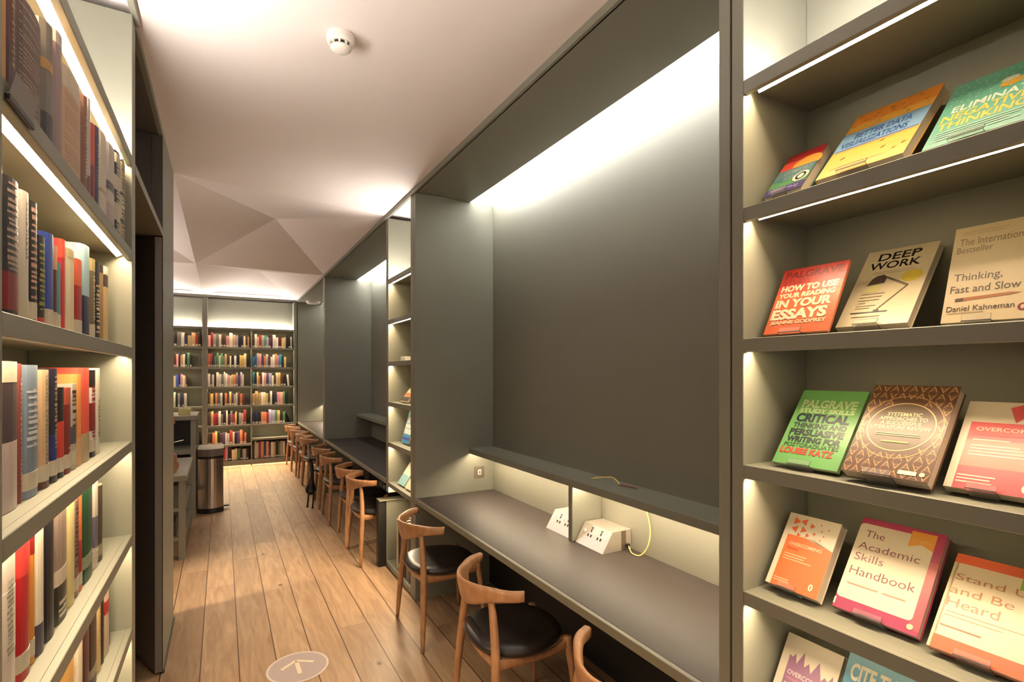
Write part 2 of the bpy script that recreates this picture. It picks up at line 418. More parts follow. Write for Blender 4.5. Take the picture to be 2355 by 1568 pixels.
def desk(y0, y1, label, led, div):
    t = thing('desk', label, 'desk', (XR, (y0 + y1) / 2, 0.71))
    fobj('desktop', FR, y0 + 0.0005, y1 - 0.0005, 0.018, 0.6335, 0.712, 0.740, DESKM, t)
    fobj('edge_band', FR, y0 + 0.0005, y1 - 0.0005, -0.004, 0.0175, 0.706, 0.7405, EDGEM, t, bev=0.0025)
    bm = nb()
    for yy in ((y0 + y1) / 2 - 0.35, (y0 + y1) / 2 + 0.55):
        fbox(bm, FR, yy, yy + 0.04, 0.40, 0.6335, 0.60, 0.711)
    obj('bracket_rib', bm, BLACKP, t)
    fobj('under_desk_shade_panel', FR, y0 + 0.001, y1 - 0.001, 0.600, 0.6335, 0.02, 0.5995, BLACKP, t)  # near-black sheet added, its colour standing in for the shade below the desk
    fobj('underside_shade_panel', FR, y0 + 0.001, y1 - 0.001, 0.018, 0.399, 0.706, 0.7115, BLACKP, t)  # thin black layer added: shade under the desktop put into the colour
    return t
def wall_shelf(y0, y1, label, led, div):
    t = thing('wall_shelf', label, 'shelf', (XR + 0.5, (y0 + y1) / 2, 1.05))
    bm = nb(); fbox(bm, FR, y0 + 0.0005, y1 - 0.0005, 0.44, 0.6335, 1.055, 1.075); fbox(bm, FR, y0 + 0.0005, y1 - 0.0005, 0.425, 0.44, 1.036, 1.0755, bev=0.0015)
    obj('shelf_board', bm, PAINT, t)
    if div:
        yc = div
        fobj('divider', FR, yc - 0.019, yc + 0.019, 0.43, 0.6335, 0.7405, 1.0545, PAINT, t, bev=0.003)
    if led:
        segs = [(y0 + 0.03, y1 - 0.03)] if not div else [(y0 + 0.03, div - 0.03), (div + 0.03, y1 - 0.03)]
        for a, b in segs:
            bm = nb(); fbox(bm, FR, a, b, 0.455, 0.470, 1.047, 1.0545); obj('light_strip', bm, L_HUTCH, t)
    return t
booth(0.9945, 3.63, 'wide grey-green study booth beside the display case, its panel washed by light')
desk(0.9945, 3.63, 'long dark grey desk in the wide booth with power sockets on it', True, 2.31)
wall_shelf(0.9945, 3.63, 'grey-green wall shelf above the power sockets, with a divider below', True, 2.312)
b2 = booth(4.398, 7.44, 'grey-green study booth between the slim bookcase and the last booth', z0=0.64)
fobj('end_panel', FR, 4.402, 4.47, -0.063, D, 0.0, 0.565, BLACKP, b2)
fobj('side_liner', FR, 4.388, 4.4015, 0.0, D, 0.0, 0.565, PAINT, b2)
fobj('low_back_panel', FR, 4.3625, 4.3875, D - 0.02, D, 0.0, 0.565, PAINT, b2)
fobj('low_shelf', FR, 4.3625, 4.3875, 0.0, D - 0.021, 0.013, 0.05, PAINT, b2)
fobj('end_panel_cap', FR, 4.3625, 4.475, -0.065, D - 0.01, 0.566, 0.572, EDGEM, b2)
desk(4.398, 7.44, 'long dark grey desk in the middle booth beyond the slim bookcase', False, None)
wall_shelf(4.398, 7.44, 'unlit grey-green wall shelf in the middle booth with paper on it', False, None)
booth(7.58, YB - 0.002, 'last grey-green study booth, ending at the far bookshelves', far_end=False)
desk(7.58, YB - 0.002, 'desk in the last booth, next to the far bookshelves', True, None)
wall_shelf(7.58, YB - 0.002, 'lit wall shelf in the last booth, next to the far bookshelves', True, None)
bm = nb(); box(bm, XR, 1.93, YB + 0.013, YB + 0.04, 0, CEIL); struct('wall_booth_end', bm, PAINT)
bm = nb(); box(bm, XR, XR + 0.634, 7.4775, 7.5425, 0, 2.955); struct('wall_pier', bm, PAINT)

# ---------------------------------------------------------------- chairs
def catmull(pts, n=6):
    out = []
    P = [Vector(p) for p in pts]; P = [P[0] * 2 - P[1]] + P + [P[-1] * 2 - P[-2]]
    for i in range(1, len(P) - 2):
        for k in range(n):
            t = k / n; a, b, c, d = P[i - 1], P[i], P[i + 1], P[i + 2]
            out.append(0.5 * ((2 * b) + (c - a) * t + (2 * a - 5 * b + 4 * c - d) * t * t + (3 * b - a - 3 * c + d) * t ** 3))
    out.append(P[-2]); return out
def make_chair(label):
    """local: x towards the desk, y along it, back rail centre at x=0"""
    t = thing('armchair', label, 'chair', (0, 0, 0), 'oak chairs along the study desks')
    # back rail: tall in the middle, running out into two blunt arm ends
    ctl = [(0.188, -0.262), (0.126, -0.232), (0.068, -0.165), (0.018, -0.085), (0.0, 0.0), (0.018, 0.085), (0.068, 0.165), (0.126, 0.232), (0.188, 0.262)]
    path = catmull([(x, y, 0) for x, y in ctl], 6)
    bm = nb(); rings = []
    for i, p in enumerate(path):
        tn = (path[min(i + 1, len(path) - 1)] - path[max(i - 1, 0)]).normalized(); nr = Vector((-tn.y, tn.x, 0))
        k = min(1.0, abs(p.y) / 0.262); k2 = k * k * (3 - 2 * k)
        top = 0.728 - 0.004 * k2; hgt = 0.118 * (1 - k2) + 0.046 * k2; thk = 0.011 * (1 - k2) + 0.018 * k2
        if k > 0.97: hgt *= 0.94
        ring = []
        for j in range(14):
            a = 2 * math.pi * j / 14
            ca, sa = math.cos(a), math.sin(a)
            ex = math.copysign(abs(ca) ** 0.6, ca) * thk; ez = math.copysign(abs(sa) ** 0.6, sa) * hgt / 2
            lean = (0.5 - (ez / hgt + 0.5)) * 0.022 * (1 - k2)        # the tall middle tips backwards
            ring.append(bm.verts.new(p + nr * ex + Vector((lean, 0, top - hgt / 2 + ez))))
        rings.append(ring)
    for r0, r1 in zip(rings, rings[1:]):
        for k in range(14): bm.faces.new((r0[k], r0[(k + 1) % 14], r1[(k + 1) % 14], r1[k]))
    bm.faces.new(rings[0][::-1]); bm.faces.new(rings[-1])
    obj('back_rail', bm, CHAIRW, t, local=True, smooth=True)
    for s in (-1, 1):
        bm = nb()
        lp = catmull([(0.050, s * 0.266, 0.0), (0.062, s * 0.245, 0.22), (0.075, s * 0.215, 0.43), (0.078, s * 0.178, 0.60), (0.070, s * 0.158, 0.686)], 5)
        n = len(lp); rad = []
        for i in range(n):
            f = i / (n - 1); rad.append(0.0115 + 0.0085 * math.sin(math.pi * min(1, max(0, f)) ** 0.9) if f < 1 else 0.011)
        sweep(bm, lp, rad, 12); obj('rear_leg', bm, CHAIRW, t, local=True, smooth=True)
        bm = nb()
        fp = catmull([(0.478, s * 0.222, 0.0), (0.466, s * 0.206, 0.22), (0.452, s * 0.188, 0.38), (0.446, s * 0.182, 0.445)], 5)
        n = len(fp); sweep(bm, fp, [0.010 + 0.0105 * (i / (n - 1)) ** 0.8 for i in range(n)], 12)
        obj('front_leg', bm, CHAIRW, t, local=True, smooth=True)
        bm = nb()   # bowed side rail under the seat
        sp = catmull([(0.075, s * 0.216, 0.410), (0.18, s * 0.205, 0.396), (0.30, s * 0.196, 0.392), (0.40, s * 0.188, 0.404), (0.448, s * 0.184, 0.418)], 5)
        n = len(sp); sweep(bm, sp, [(0.010, 0.026 - 0.010 * math.sin(math.pi * i / (n - 1))) for i in range(n)], 10)
        obj('side_rail', bm, CHAIRW, t, local=True, smooth=True)
    bm = nb(); sweep(bm, catmull([(0.450, -0.18, 0.415), (0.462, 0, 0.398), (0.450, 0.18, 0.415)], 6), [(0.010, 0.020)] * 13, 10)
    obj('front_rail', bm, CHAIRW, t, local=True, smooth=True)
    bm = nb(); sweep(bm, catmull([(0.076, -0.212, 0.405), (0.066, 0, 0.395), (0.076, 0.212, 0.405)], 6), [(0.009, 0.018)] * 13, 10)
    obj('back_stretcher', bm, CHAIRW, t, local=True, smooth=True)
    # padded seat: a rounded shield, wider towards the back
    bm = nb(); rings = []
    prof = [(0.60, 0.414), (0.93, 0.418), (1.0, 0.434), (0.985, 0.450), (0.93, 0.460), (0.75, 0.461), (0.40, 0.456)]
    for sc, z in prof:
        ring = []
        for k in range(40):
            a = 2 * math.pi * k / 40; ca, sa = math.cos(a), math.sin(a)
            ex = math.copysign(abs(ca) ** 0.75, ca); ey = math.copysign(abs(sa) ** 0.75, sa)
            w = 0.236 - 0.040 * max(0, ex) - 0.015 * max(0, -ex)
            ring.append(bm.verts.new((0.252 + 0.222 * ex * sc, w * ey * sc, z)))
        rings.append(ring)
    for r0, r1 in zip(rings, rings[1:]):
        for k in range(40): bm.faces.new((r0[k], r0[(k + 1) % 40], r1[(k + 1) % 40], r1[k]))
    bm.faces.new(rings[0][::-1]); bm.faces.new(rings[-1])
    obj('seat', bm, LEATH, t, local=True, smooth=True)
    return t
spots = [  # y centre, x of back rail, turn, label
    (1.265, 0.995, 2, 'oak chair with a dark leather seat cut by the frame, drawn to the near desk'),
    (2.18, 0.958, -5, 'oak chair with a dark leather seat at the near desk before the power sockets'),
    (3.195, 0.985, -1, 'oak chair with a dark leather seat at the near desk beside the slim bookcase'),
    (4.735, 0.975, 0, 'first oak chair past the slim bookcase, beside the black end panel'),
    (5.30, 0.985, -3, 'second oak chair past the slim bookcase, drawn to the middle desk'),
    (6.105, 0.965, -2, 'third oak chair past the slim bookcase, in front of the black rucksack'),
    (6.865, 0.985, -3, 'fourth oak chair past the slim bookcase, a black bag hanging beside it'),
    (7.885, 0.975, 0, 'fifth oak chair past the slim bookcase, at the gap between two booths'),
    (8.475, 0.985, -2, 'sixth oak chair past the slim bookcase, drawn to the last desk'),
    (9.12, 0.965, 1, 'second chair in front of the far bookshelves, drawn to the last desk'),
    (9.82, 0.965, 2, 'oak chair standing closest to the far bookshelves'),
]
proto = make_chair(spots[0][3])
for i, (y, x, a, lb) in enumerate(spots):
    o = proto if i == 0 else copy_tree(proto)
    o.location = (x, y, 0); o.rotation_euler = (0, 0, math.radians(a)); o['label'] = lb

# ---------------------------------------------------------------- books standing on shelves
WORD = {'W': ('white', '#d9d2c6'), 'C': ('cream', '#d8c7a0'), 'R': ('red', '#93282a'), 'K': ('black', '#17130f'), 'N': ('navy', '#1d2448'), 'B': ('blue', '#2b4fa0'),
        'P': ('pink', '#d99a9a'), 'G': ('grey', '#6a6663'), 'E': ('green', '#4f7b58'), 'O': ('orange', '#c97a50'), 'Y': ('yellow', '#d0b36a'), 'M': ('maroon', '#5a1a24'),
        'T': ('tan', '#b08f66'), 'D': ('brown', '#4a3024'), 'L': ('lavender', '#9d98bb'), 'U': ('purple', '#54345f'), 'S': ('silver-grey', '#a9a39c'), 'A': ('teal', '#2f8590')}
ORD = ['first', 'second', 'third', 'fourth', 'fifth', 'sixth', 'seventh', 'eighth', 'ninth', 'tenth', 'eleventh', 'twelfth', 'thirteenth', 'fourteenth', 'fifteenth', 'sixteenth',
       'seventeenth', 'eighteenth', 'nineteenth', 'twentieth', 'twenty-first', 'twenty-second', 'twenty-third', 'twenty-fourth', 'twenty-fifth']
def jitter(h, rnd, a=0.10):
    r, g, b = [int(h[i:i + 2], 16) for i in (1, 3, 5)]; k = 1 + rnd.uniform(-a, a)
    return '#%02x%02x%02x' % tuple(max(6, min(245, int(c * k / 8 + rnd.uniform(-.6, .6)) * 8)) for c in (r, g, b))

def arc(w, bulge, n=6, u0=0.0, u1=1.0):
    out = []
    for i in range(n + 1):
        f = u0 + (u1 - u0) * i / n
        out.append((f * w, 0.006 - (0.006 + bulge) * (1 - (2 * f - 1) ** 2) ** 0.6 if 0 < f < 1 else 0.006))
    return out
def spine_book(F, u0, w, z, h, v0, d, col, label, group, bands=(), text=None, label_plate=True, name='book'):
    """hollow cover with a rounded spine, page block, printed bands, shelf label and lettering"""
    u0 += 0.0006; w -= 0.0012; z += 0.0006
    bul = min(0.006, w * 0.10)
    c = F(u0 + w / 2, v0 + d / 2, z)
    t = thing(name, label, 'book', c, group)
    bm = nb(); T = min(0.0028, w * 0.12)
    out = [(0, d)] + arc(w, bul) + [(w, d), (w - T, d), (w - T, 0.012), (T, 0.012), (T, d)]
    prism(bm, [F(u0 + a, v0 + b, z) for a, b in out], (0, 0, h)); cv = obj('cover', bm, cmat(col), t)
    fobj('page_block', F, u0 + T + 0.0003, u0 + w - T - 0.0003, v0 + 0.0125, v0 + d - 0.004, z + 0.002, z + h - 0.004, PAGES, t)
    def strip(nm, za, zb, colr, lift=0.0004, f0=0.0, f1=1.0):
        b2 = nb(); pts = arc(w, bul, 6, f0, f1)
        lo = [b2.verts.new(F(u0 + a, v0 + b - lift, za)) for a, b in pts]; hi = [b2.verts.new(F(u0 + a, v0 + b - lift, zb)) for a, b in pts]
        lo2 = [b2.verts.new(F(u0 + a, v0 + b + 0.0002, za)) for a, b in pts]; hi2 = [b2.verts.new(F(u0 + a, v0 + b + 0.0002, zb)) for a, b in pts]
        for i in range(len(pts) - 1):
            b2.faces.new((lo[i], lo[i + 1], hi[i + 1], hi[i])); b2.faces.new((hi[i], hi[i + 1], hi2[i + 1], hi2[i])); b2.faces.new((lo[i], lo[i + 1], lo2[i + 1], lo2[i]))
        return obj(nm, b2, cmat(colr), cv)
    for (fa, fb, colr) in bands: strip('spine_band', z + h * fa, z + h * fb, colr)
    if label_plate: strip('shelf_label', z + h * 0.06, z + h * 0.06 + 0.034, '#c9bda8', lift=0.0008)
    if text:
        rnd = random.Random(label); b2 = nb()
        tcol, fa, fb, kind = text; zz = z + h * fa
        def mark(f0, f1, za, zb):
            pts = arc(w, bul, 4, max(.05, f0), min(.95, f1))
            lo = [b2.verts.new(F(u0 + a, v0 + b - 0.0006, za)) for a, b in pts]; hi = [b2.verts.new(F(u0 + a, v0 + b - 0.0006, zb)) for a, b in pts]
            for q in range(4): b2.faces.new((lo[q], lo[q + 1], hi[q + 1], hi[q]))
        if kind == 'lines':
            while zz < z + h * fb:
                mark(.10, rnd.uniform(.5, .8), zz, zz + .0016); zz += rnd.choice((.0075, .0075, .0085, .016))
        else:
            k = 0.16 if kind == 'thin' else 0.32
            while zz < z + h * fb:
                g = rnd.uniform(0.006, 0.012) * (1.3 if kind == 'bold' else 1); q = rnd.uniform(-0.04, 0.04)
                if rnd.random() < .55: mark(.5 - k + q, .5 + k * rnd.uniform(.3, 1), zz, zz + g * .35); mark(.5 - k * .2 + q, .5 + k * .2, zz + g * .34, zz + g * .62)
                else: mark(.5 - k + q, .5 + k * rnd.uniform(.5, 1), zz, zz + g * .60)
                zz += g * (1 if rnd.random() < .9 else 1.4)
        obj('title_lettering', b2, cmat(tcol), cv)
    return t

# the case beside the doorway; every entry: start, width, height, colour, words, bands, lettering, shelf label
near = {
 2.098: (-0.016, 'top doorway shelf', [
  (1.100, .031, .205, '#d99a45', 'orange-tan book at the window end of the %s', (), None, False),
  (1.131, .042, .203, '#6a2a20', 'narrow dark red book beside the orange-tan one on the %s', ((.0, .5, '#5a211a'),), ('#a98'+'f60', .3, .9, 'thin'), False),
  (1.174, .152, .210, '#57382a', 'thick brown book with pale printed lines on the %s', ((0, 1, '#5c3b2c'),), ('#d8b7a0', .06, .94, 'lines'), False),
  (1.328, .064, .250, '#7d7468', 'grey-brown book with an orange mark on the %s', ((.62, .70, '#c99a52'), (.0, .28, '#3a3136')), None, False),
  (1.394, .070, .272, '#a68b8b', 'dusty mauve book next to the wide cream one on the %s', ((.9, 1, '#d8c8c0'),), None, False),
  (1.466, .186, .240, '#dcb592', 'wide cream volume with faint printed lines on the %s', ((.80, 1, '#e0d2b8'),), ('#a77f66', .06, .76, 'lines'), False),
  (1.654, .047, .255, '#8d5f4c', 'slim brown book right after the wide cream volume on the %s', (), ('#dccbb0', .2, .8, 'thin'), False),
  (1.702, .040, .270, '#cfc6bb', 'slim off-white book between a brown and a red one on the %s', ((0, .25, '#7d5a52'),), None, False),
  (1.743, .049, .222, '#e0532f', 'red book with a darker foot on the %s', ((0, .5, '#8f1a22'),), None, False),
  (1.793, .051, .235, '#34335f', 'navy book beside the red one on the %s', (), ('#cfc6d0', .3, .8, 'thin'), False),
  (1.845, .120, .250, '#ddd0b8', 'cream book with a double spine line on the %s', ((.30, .34, '#b99f7c'),), None, False),
  (1.967, .132, .262, '#cfc4bc', 'pale grey book next to the black and white one on the %s', ((0, .3, '#c0a8a4'), (.45, .55, '#5a4a4a')), None, False),
  (2.101, .099, .285, '#1d1a16', 'black and white patterned book on the %s', ((.86, .97, '#d8cdb8'), (.55, .72, '#d8cdb8'), (.2, .4, '#cbbfa6')), ('#d8cdb8', .05, .95, 'bold'), False),
  (2.202, .094, .290, '#27382a', 'dark green book closest to the doorway on the %s', ((.62, .98, '#d9c79c'), (.3, .58, '#d9c79c'), (.08, .26, '#c9ad7c')), ('#17130f', .06, .95, 'bold'), False)]),
 1.747: (0.05, 'second doorway shelf', [
  (1.196, .028, .265, '#c9a08c', 'pinkish tan sliver of a book at the window end of the %s', ((.8, 1, '#dbc8a4'),), None, False),
  (1.226, .084, .258, '#1c1715', 'black book with a red foot on the %s', ((.08, .34, '#7d1512'),), ('#9a7f74', .36, .96, 'bold'), False),
  (1.312, .052, .257, '#c9c0b4', 'light grey book beside the black and red one on the %s', (), ('#8d8378', .5, .92, 'thin'), True),
  (1.366, .050, .252, '#231f18', 'black book with flecked brown lettering on the %s', (), ('#b98f80', .12, .96, 'bold'), True),
  (1.417, .053, .195, '#1b1820', 'black book with olive lettering beside the blue one on the %s', ((.0, .12, '#b8413a'),), ('#8d8a3c', .2, .9, 'bold'), False),
  (1.471, .064, .214, '#31479a', 'bright blue book with a rounded spine on the %s', (), None, True),
  (1.536, .031, .198, '#5d2a2a', 'maroon book next to the blue one on the %s', ((.72, 1, '#d09a7c'),), None, True),
  (1.568, .029, .165, '#4d9a9c', 'short slim teal book on the %s', (), None, True),
  (1.598, .038, .227, '#c22d33', 'tall slim red book next to the teal one on the %s', ((.8, 1, '#e05340'),), None, False),
  (1.637, .092, .215, '#e0d2ae', 'wide cream book between two red ones on the %s', ((.9, 1, '#d2bd8c'),), None, False),
  (1.730, .079, .207, '#a3221f', 'two-tone red and orange book on the %s', ((.66, 1, '#e2643c'),), None, True),
  (1.811, .094, .262, '#a9ccd6', 'pale blue book with a navy foot on the %s', ((0, .46, '#2a2b48'),), None, False),
  (1.907, .062, .241, '#77684a', 'olive brown book beside the pale blue one on the %s', ((.85, 1, '#c2ae72'),), ('#d6c9a0', .1, .8, 'thin'), True),
  (1.971, .068, .242, '#120f0d', 'black book with large cream lettering on the %s', (), ('#d9bd90', .12, .74, 'bold'), False),
  (2.041, .052, .246, '#a9865c', 'tan book beside the lettered black one on the %s', ((.9, 1, '#382a22'),), None, False),
  (2.095, .083, .252, '#dcb878', 'honey-coloured book closest to the doorway on the %s', ((.90, 1, '#e8dec8'), (.74, .89, '#4a372a')), None, False)]),
 1.408: (0.05, 'third doorway shelf', [
  (1.200, .106, .267, '#4a3a3e', 'dark book with a big pale label at the window end of the %s', ((.0, .46, '#c9b8b4'), (.86, 1, '#d9c9b4')), None, False),
  (1.308, .018, .264, '#8d4a44', 'very thin red-brown book on the %s', (), ('#d0b0a0', .1, .9, 'thin'), False),
  (1.328, .101, .262, '#77869a', 'grey-blue book with pale lettering on the %s', ((.06, .18, '#8f93a6'),), ('#c9cdd6', .38, .82, 'bold'), True),
  (1.431, .070, .253, '#c9a988', 'cream and olive book on the %s', ((.0, .17, '#5a2e28'),), ('#8f8a66', .2, .95, 'thin'), True),
  (1.502, .065, .256, '#1c1b33', 'black and navy book on the %s', ((.1, .42, '#252c70'),), ('#a98f70', .3, .95, 'thin'), True),
  (1.568, .055, .212, '#1b1514', 'short black book with a red disc on the %s', ((.2, .62, '#c93a30'),), None, True),
  (1.624, .061, .210, '#7a2622', 'short maroon book beside the black one on the %s', ((.8, 1, '#a84a3a'),), ('#d6b890', .1, .3, 'thin'), True),
  (1.686, .057, .218, '#b9b0a4', 'white and grey book with a dark motif on the %s', ((.3, .5, '#4a4c5a'),), ('#2a2522', .5, .9, 'bold'), True),
  (1.744, .052, .243, '#d9914e', 'plain orange book on the %s', ((.0, .3, '#d8a878'),), None, False),
  (1.797, .108, .260, '#dc5340', 'coral red book with a cream foot on the %s', ((0, .30, '#b9a47e'),), None, False),
  (1.907, .068, .254, '#d6cfc4', 'white book blotched black and red on the %s', ((.8, 1, '#241a18'), (.3, .62, '#7a1d1d'), (0, .16, '#1c1516')), ('#a02420', .1, .8, 'bold'), True),
  (1.977, .061, .260, '#dcd3c0', 'white book closest to the doorway on the %s', (), ('#6a655c', .2, .65, 'thin'), False)]),
 1.069: (0.05, 'fourth doorway shelf', [
  (1.195, .102, .285, '#d4c6bc', 'white book with a coloured edge at the window end of the %s', ((.3, .7, '#d9cfc4'),), ('#8a8a7c', .3, .75, 'thin'), False),
  (1.299, .074, .290, '#b01420', 'bright red book with a clear label on the %s', ((.68, 1, '#d23a36'),), None, True),
  (1.374, .029, .262, '#cf8a2c', 'slim amber book beside the red one on the %s', ((.84, 1, '#8a1d18'),), None, True),
  (1.404, .058, .290, '#ddd2be', 'tall cream book beside the black one on the %s', ((.0, .22, '#4a4250'),), None, False),
  (1.463, .081, .272, '#17131a', 'glossy black book on the %s', (), None, False),
  (1.546, .113, .262, '#8d7a6e', 'book with a grey-brown picture spine on the %s', ((.0, .34, '#2e2c22'), (.34, .48, '#d3c3b0')), ('#d0c2ae', .05, .2, 'bold'), False),
  (1.661, .062, .272, '#d6c489', 'pale yellow book beside the picture spine on the %s', (), None, False),
  (1.725, .045, .262, '#8a7566', 'grey patterned book next to the orange-red one on the %s', (), ('#3a2e2a', .3, .95, 'bold'), True),
  (1.772, .038, .260, '#d9703c', 'slim orange-red book beside the green one on the %s', ((.1, .52, '#a82f24'),), None, True),
  (1.811, .140, .285, '#14482a', 'wide dark green book with a pale band on the %s', ((.14, .26, '#8f9a80'),), None, False),
  (1.953, .060, .280, '#d2c8bc', 'white book with a violet-grey picture beside the green one on the %s', ((.22, .55, '#6a6474'),), None, True),
  (2.015, .068, .235, '#4f4430', 'dark olive book closest to the doorway on the %s', ((.08, .22, '#a89a78'),), None, False)]),
 0.73: (0.05, 'fifth doorway shelf', [
  (1.540, .206, .255, '#d9a24a', 'wide amber book at the window end of the %s', ((.3, .34, '#b07a2a'),), None, False),
  (1.748, .067, .262, '#ddd0b6', 'cream book beside the amber one on the %s', ((.9, 1, '#8a7f76'),), None, False),
  (1.817, .077, .258, '#5c2f2c', 'dark maroon book with a tan edge on the %s', ((.0, .9, '#532a28'),), None, False),
  (1.896, .110, .265, '#3a261c', 'thick dark brown book with a pale band on the %s', ((.12, .22, '#9a8c78'),), None, False),
  (2.008, .050, .262, '#d2b27c', 'tan and cream book beside the thick brown one on the %s', (), ('#8a6a3c', .3, .8, 'thin'), False),
  (2.060, .046, .262, '#191512', 'slim black book on the %s', (), None, False),
  (2.108, .092, .268, '#cdb49c', 'pinkish cream book with a red spot on the %s', ((.50, .66, '#b0262a'),), None, False),
  (2.201, .018, .270, '#7d8474', 'thin grey-green book closest to the doorway on the %s', (), None, False)]),
}
for zt, (v0, where, rows) in near.items():
    for (u0, w, h, colr, lb, bands, tx, plate) in rows:
        spine_book(FL, u0, w, zt, h, 0.02 if v0 < 0 else v0, 0.15 if h < .23 else 0.18, colr, lb % where, 'books on the ' + where, bands, tx, plate)

t = thing('shelf_label_holder', 'black label holder with a grey card clipped to the top doorway shelf', 'label holder', (XL + .002, 1.08, 2.07))
bm = nb(); box(bm, XL + .0008, XL + .007, 1.048, 1.165, 2.066, 2.076, bev=.001); obj('holder', bm, BLACK, t)
bm = nb(); prism(bm, [(XL + .0040, 1.052, 2.0765), (XL + .0052, 1.052, 2.0765), (XL + .0128, 1.052, 2.112), (XL + .0116, 1.052, 2.112)], (0, .108, 0)); obj('card', bm, cmat('#8f8784'), t)

# the far wall of shelves: small in view, one mesh each (cover, pages, shelf label)
def far_book(u0, w, z, h, d, colr, lab, label, group, lean=0.0):
    u0 += 0.0006; w -= 0.0012; z += 0.0006
    bm = nb(); b = min(0.005, w * .15); v0 = 0.05; T = 0.002
    pts = [(0, d), (0, b), (w * .25, 0), (w * .75, 0), (w, b), (w, d), (w - T, d), (w - T, 0.011), (T, 0.011), (T, d)]
    prism(bm, [(a, p, 0) for a, p in pts], (0, 0, h), 0)
    box(bm, T + .0002, w - T - .0002, 0.0112, d - .003, .002, h - .004, mi=1)
    if lab: box(bm, w * .15, w * .85, -0.0008, 0.002, h * .05, h * .05 + .028, mi=2)
    o = obj('book', bm, [cmat(colr, 0.6), PAGES, cmat('#cfc4b0', 0.6)])
    o.location = FB(u0, v0, z)
    if lean:
        o.rotation_euler = (0, lean, 0)
        if lean < 0: o.location.z += 0; o.location.x += h * math.sin(-lean)
        else: o.location.z += w * math.sin(lean)
    tag(o, label, 'book', group)
    return o
bays = [
 ('bay beside the wall end', 'from the wide upright', -0.715, -0.305, 'rev', {
  6: ('KGWNTTRK', .97), 5: ('MPNTWKEK', .64), 4: ('CBNPWCD', .48), 3: ('SKGNNS', .46), 2: ('CWYCY', .46), 1: ('PSGD', .9)}),
 ('middle bay', 'from the wide upright', -0.2205, 0.446, 'fwd', {
  6: ('PRSGWDDPWTLKNCDT', .97), 5: ('ORNEEWEGTDWKWKYYC', .90), 4: ('WGWKSSGSWPWTOGULC', .84), 3: ('DYKOGSKODYUSSDOD', .88), 2: ('DTRRWGKWMGRYKSPR', .90), 1: ('DKOYKDUWSRCKUOMO', .90), 0: ('KOWRSRPKCCEKSK', .96)}),
 ('bay ending at the booths', 'from the thin divider', 0.4685, 1.158, 'fwd', {
  6: ('DWPRSASUMWWMYCKKS', .97), 5: ('ABSPUOSDWWOLANY', .82), 4: ('ANYOMWPULWDCTDKW', .87), 3: ('TTTWCYDWKNPPEK', .86), 2: ('NNKOORLLEYKEK', .86), 0: ('DSSRTNPDWTKESWKRD', .93)}),
]
rowname = {6: 'top row', 5: 'second row', 4: 'third row', 3: 'fourth row', 2: 'fifth row', 1: 'sixth row', 0: 'bottom row'}
rnd = random.Random(11)
for bay, frm, ua, ub, order, rows in bays:
    for r, spec in rows.items():
        if not spec: continue
        seq, fill = spec
        ws = [rnd.choice((.8, 1, 1, 1.2, 1.4)) for _ in seq]; tot = sum(ws); span = (ub - ua) * fill
        if order == 'rev': start = ua; 
        else: start = ua
        u = start + 0.002
        z = ZS[r] if r else 0.10
        n = len(seq)
        for i, ch in enumerate(seq):
            w = ws[i] / tot * (span - 0.004)
            nm, base = WORD[ch]
            h = rnd.uniform(.185, .255) if not (bay.endswith('booths') and r == 0) else rnd.uniform(.28, .32)
            lean = 0.0
            k = (n - 1 - i) if order == 'rev' else i
            lb = '%s book, %s %s, %s, %s' % (nm, ORD[k], frm, rowname[r], bay)
            if bay.endswith('booths') and ((r == 2 and i == n - 1) or (r == 4 and i == n - 1)):
                lean = -0.09 if r == 4 else -0.5
                if r == 4: far_book(u + 0.004, w, z + 0.0, h, 0.2, '#d9d2c6', False, 'white book tipped against the end of the third row, by the booths', 'books on the far shelves', lean=-0.09)
                else: far_book(u + 0.008, .028, z + 0.0, .20, 0.2, '#15211c', False, 'dark green book slumped at the end of the fifth row by the booths', 'books on the far shelves', lean=-0.42)
                continue
            far_book(u, w, z, h, rnd.choice((.16, .18, .20)), jitter(base, rnd), rnd.random() < .6 and ch not in 'WC', lb, 'books on the far shelves')
            u += w

# ---------------------------------------------------------------- face-out books on clear stands
def text_mesh(bm, s, x0, y0, x1, y1, z, bold=0.0, align='fit'):
    cu = bpy.data.curves.new('lettering', 'FONT'); cu.body = s; cu.size = 1.0; cu.offset = bold; cu.resolution_u = 3
    tmp = bpy.data.objects.new('lettering', cu); COL.objects.link(tmp)
    bpy.context.view_layer.update()
    me = bpy.data.meshes.new_from_object(tmp.evaluated_get(bpy.context.evaluated_depsgraph_get()))
    bpy.data.objects.remove(tmp); bpy.data.curves.remove(cu)
    xs = [v.co.x for v in me.vertices]; ys = [v.co.y for v in me.vertices]
    if xs:
        mnx, mxx, mny, mxy = min(xs), max(xs), min(ys), max(ys)
        sx = (x1 - x0) / (mxx - mnx); sy = (y1 - y0) / (mxy - mny)
        off = len(bm.verts); vs = [bm.verts.new((x0 + (v.co.x - mnx) * sx, y0 + (v.co.y - mny) * sy, z)) for v in me.vertices]
        for p in me.polygons:
            try: bm.faces.new([vs[i] for i in p.vertices])
            except ValueError: pass
    bpy.data.meshes.remove(me)
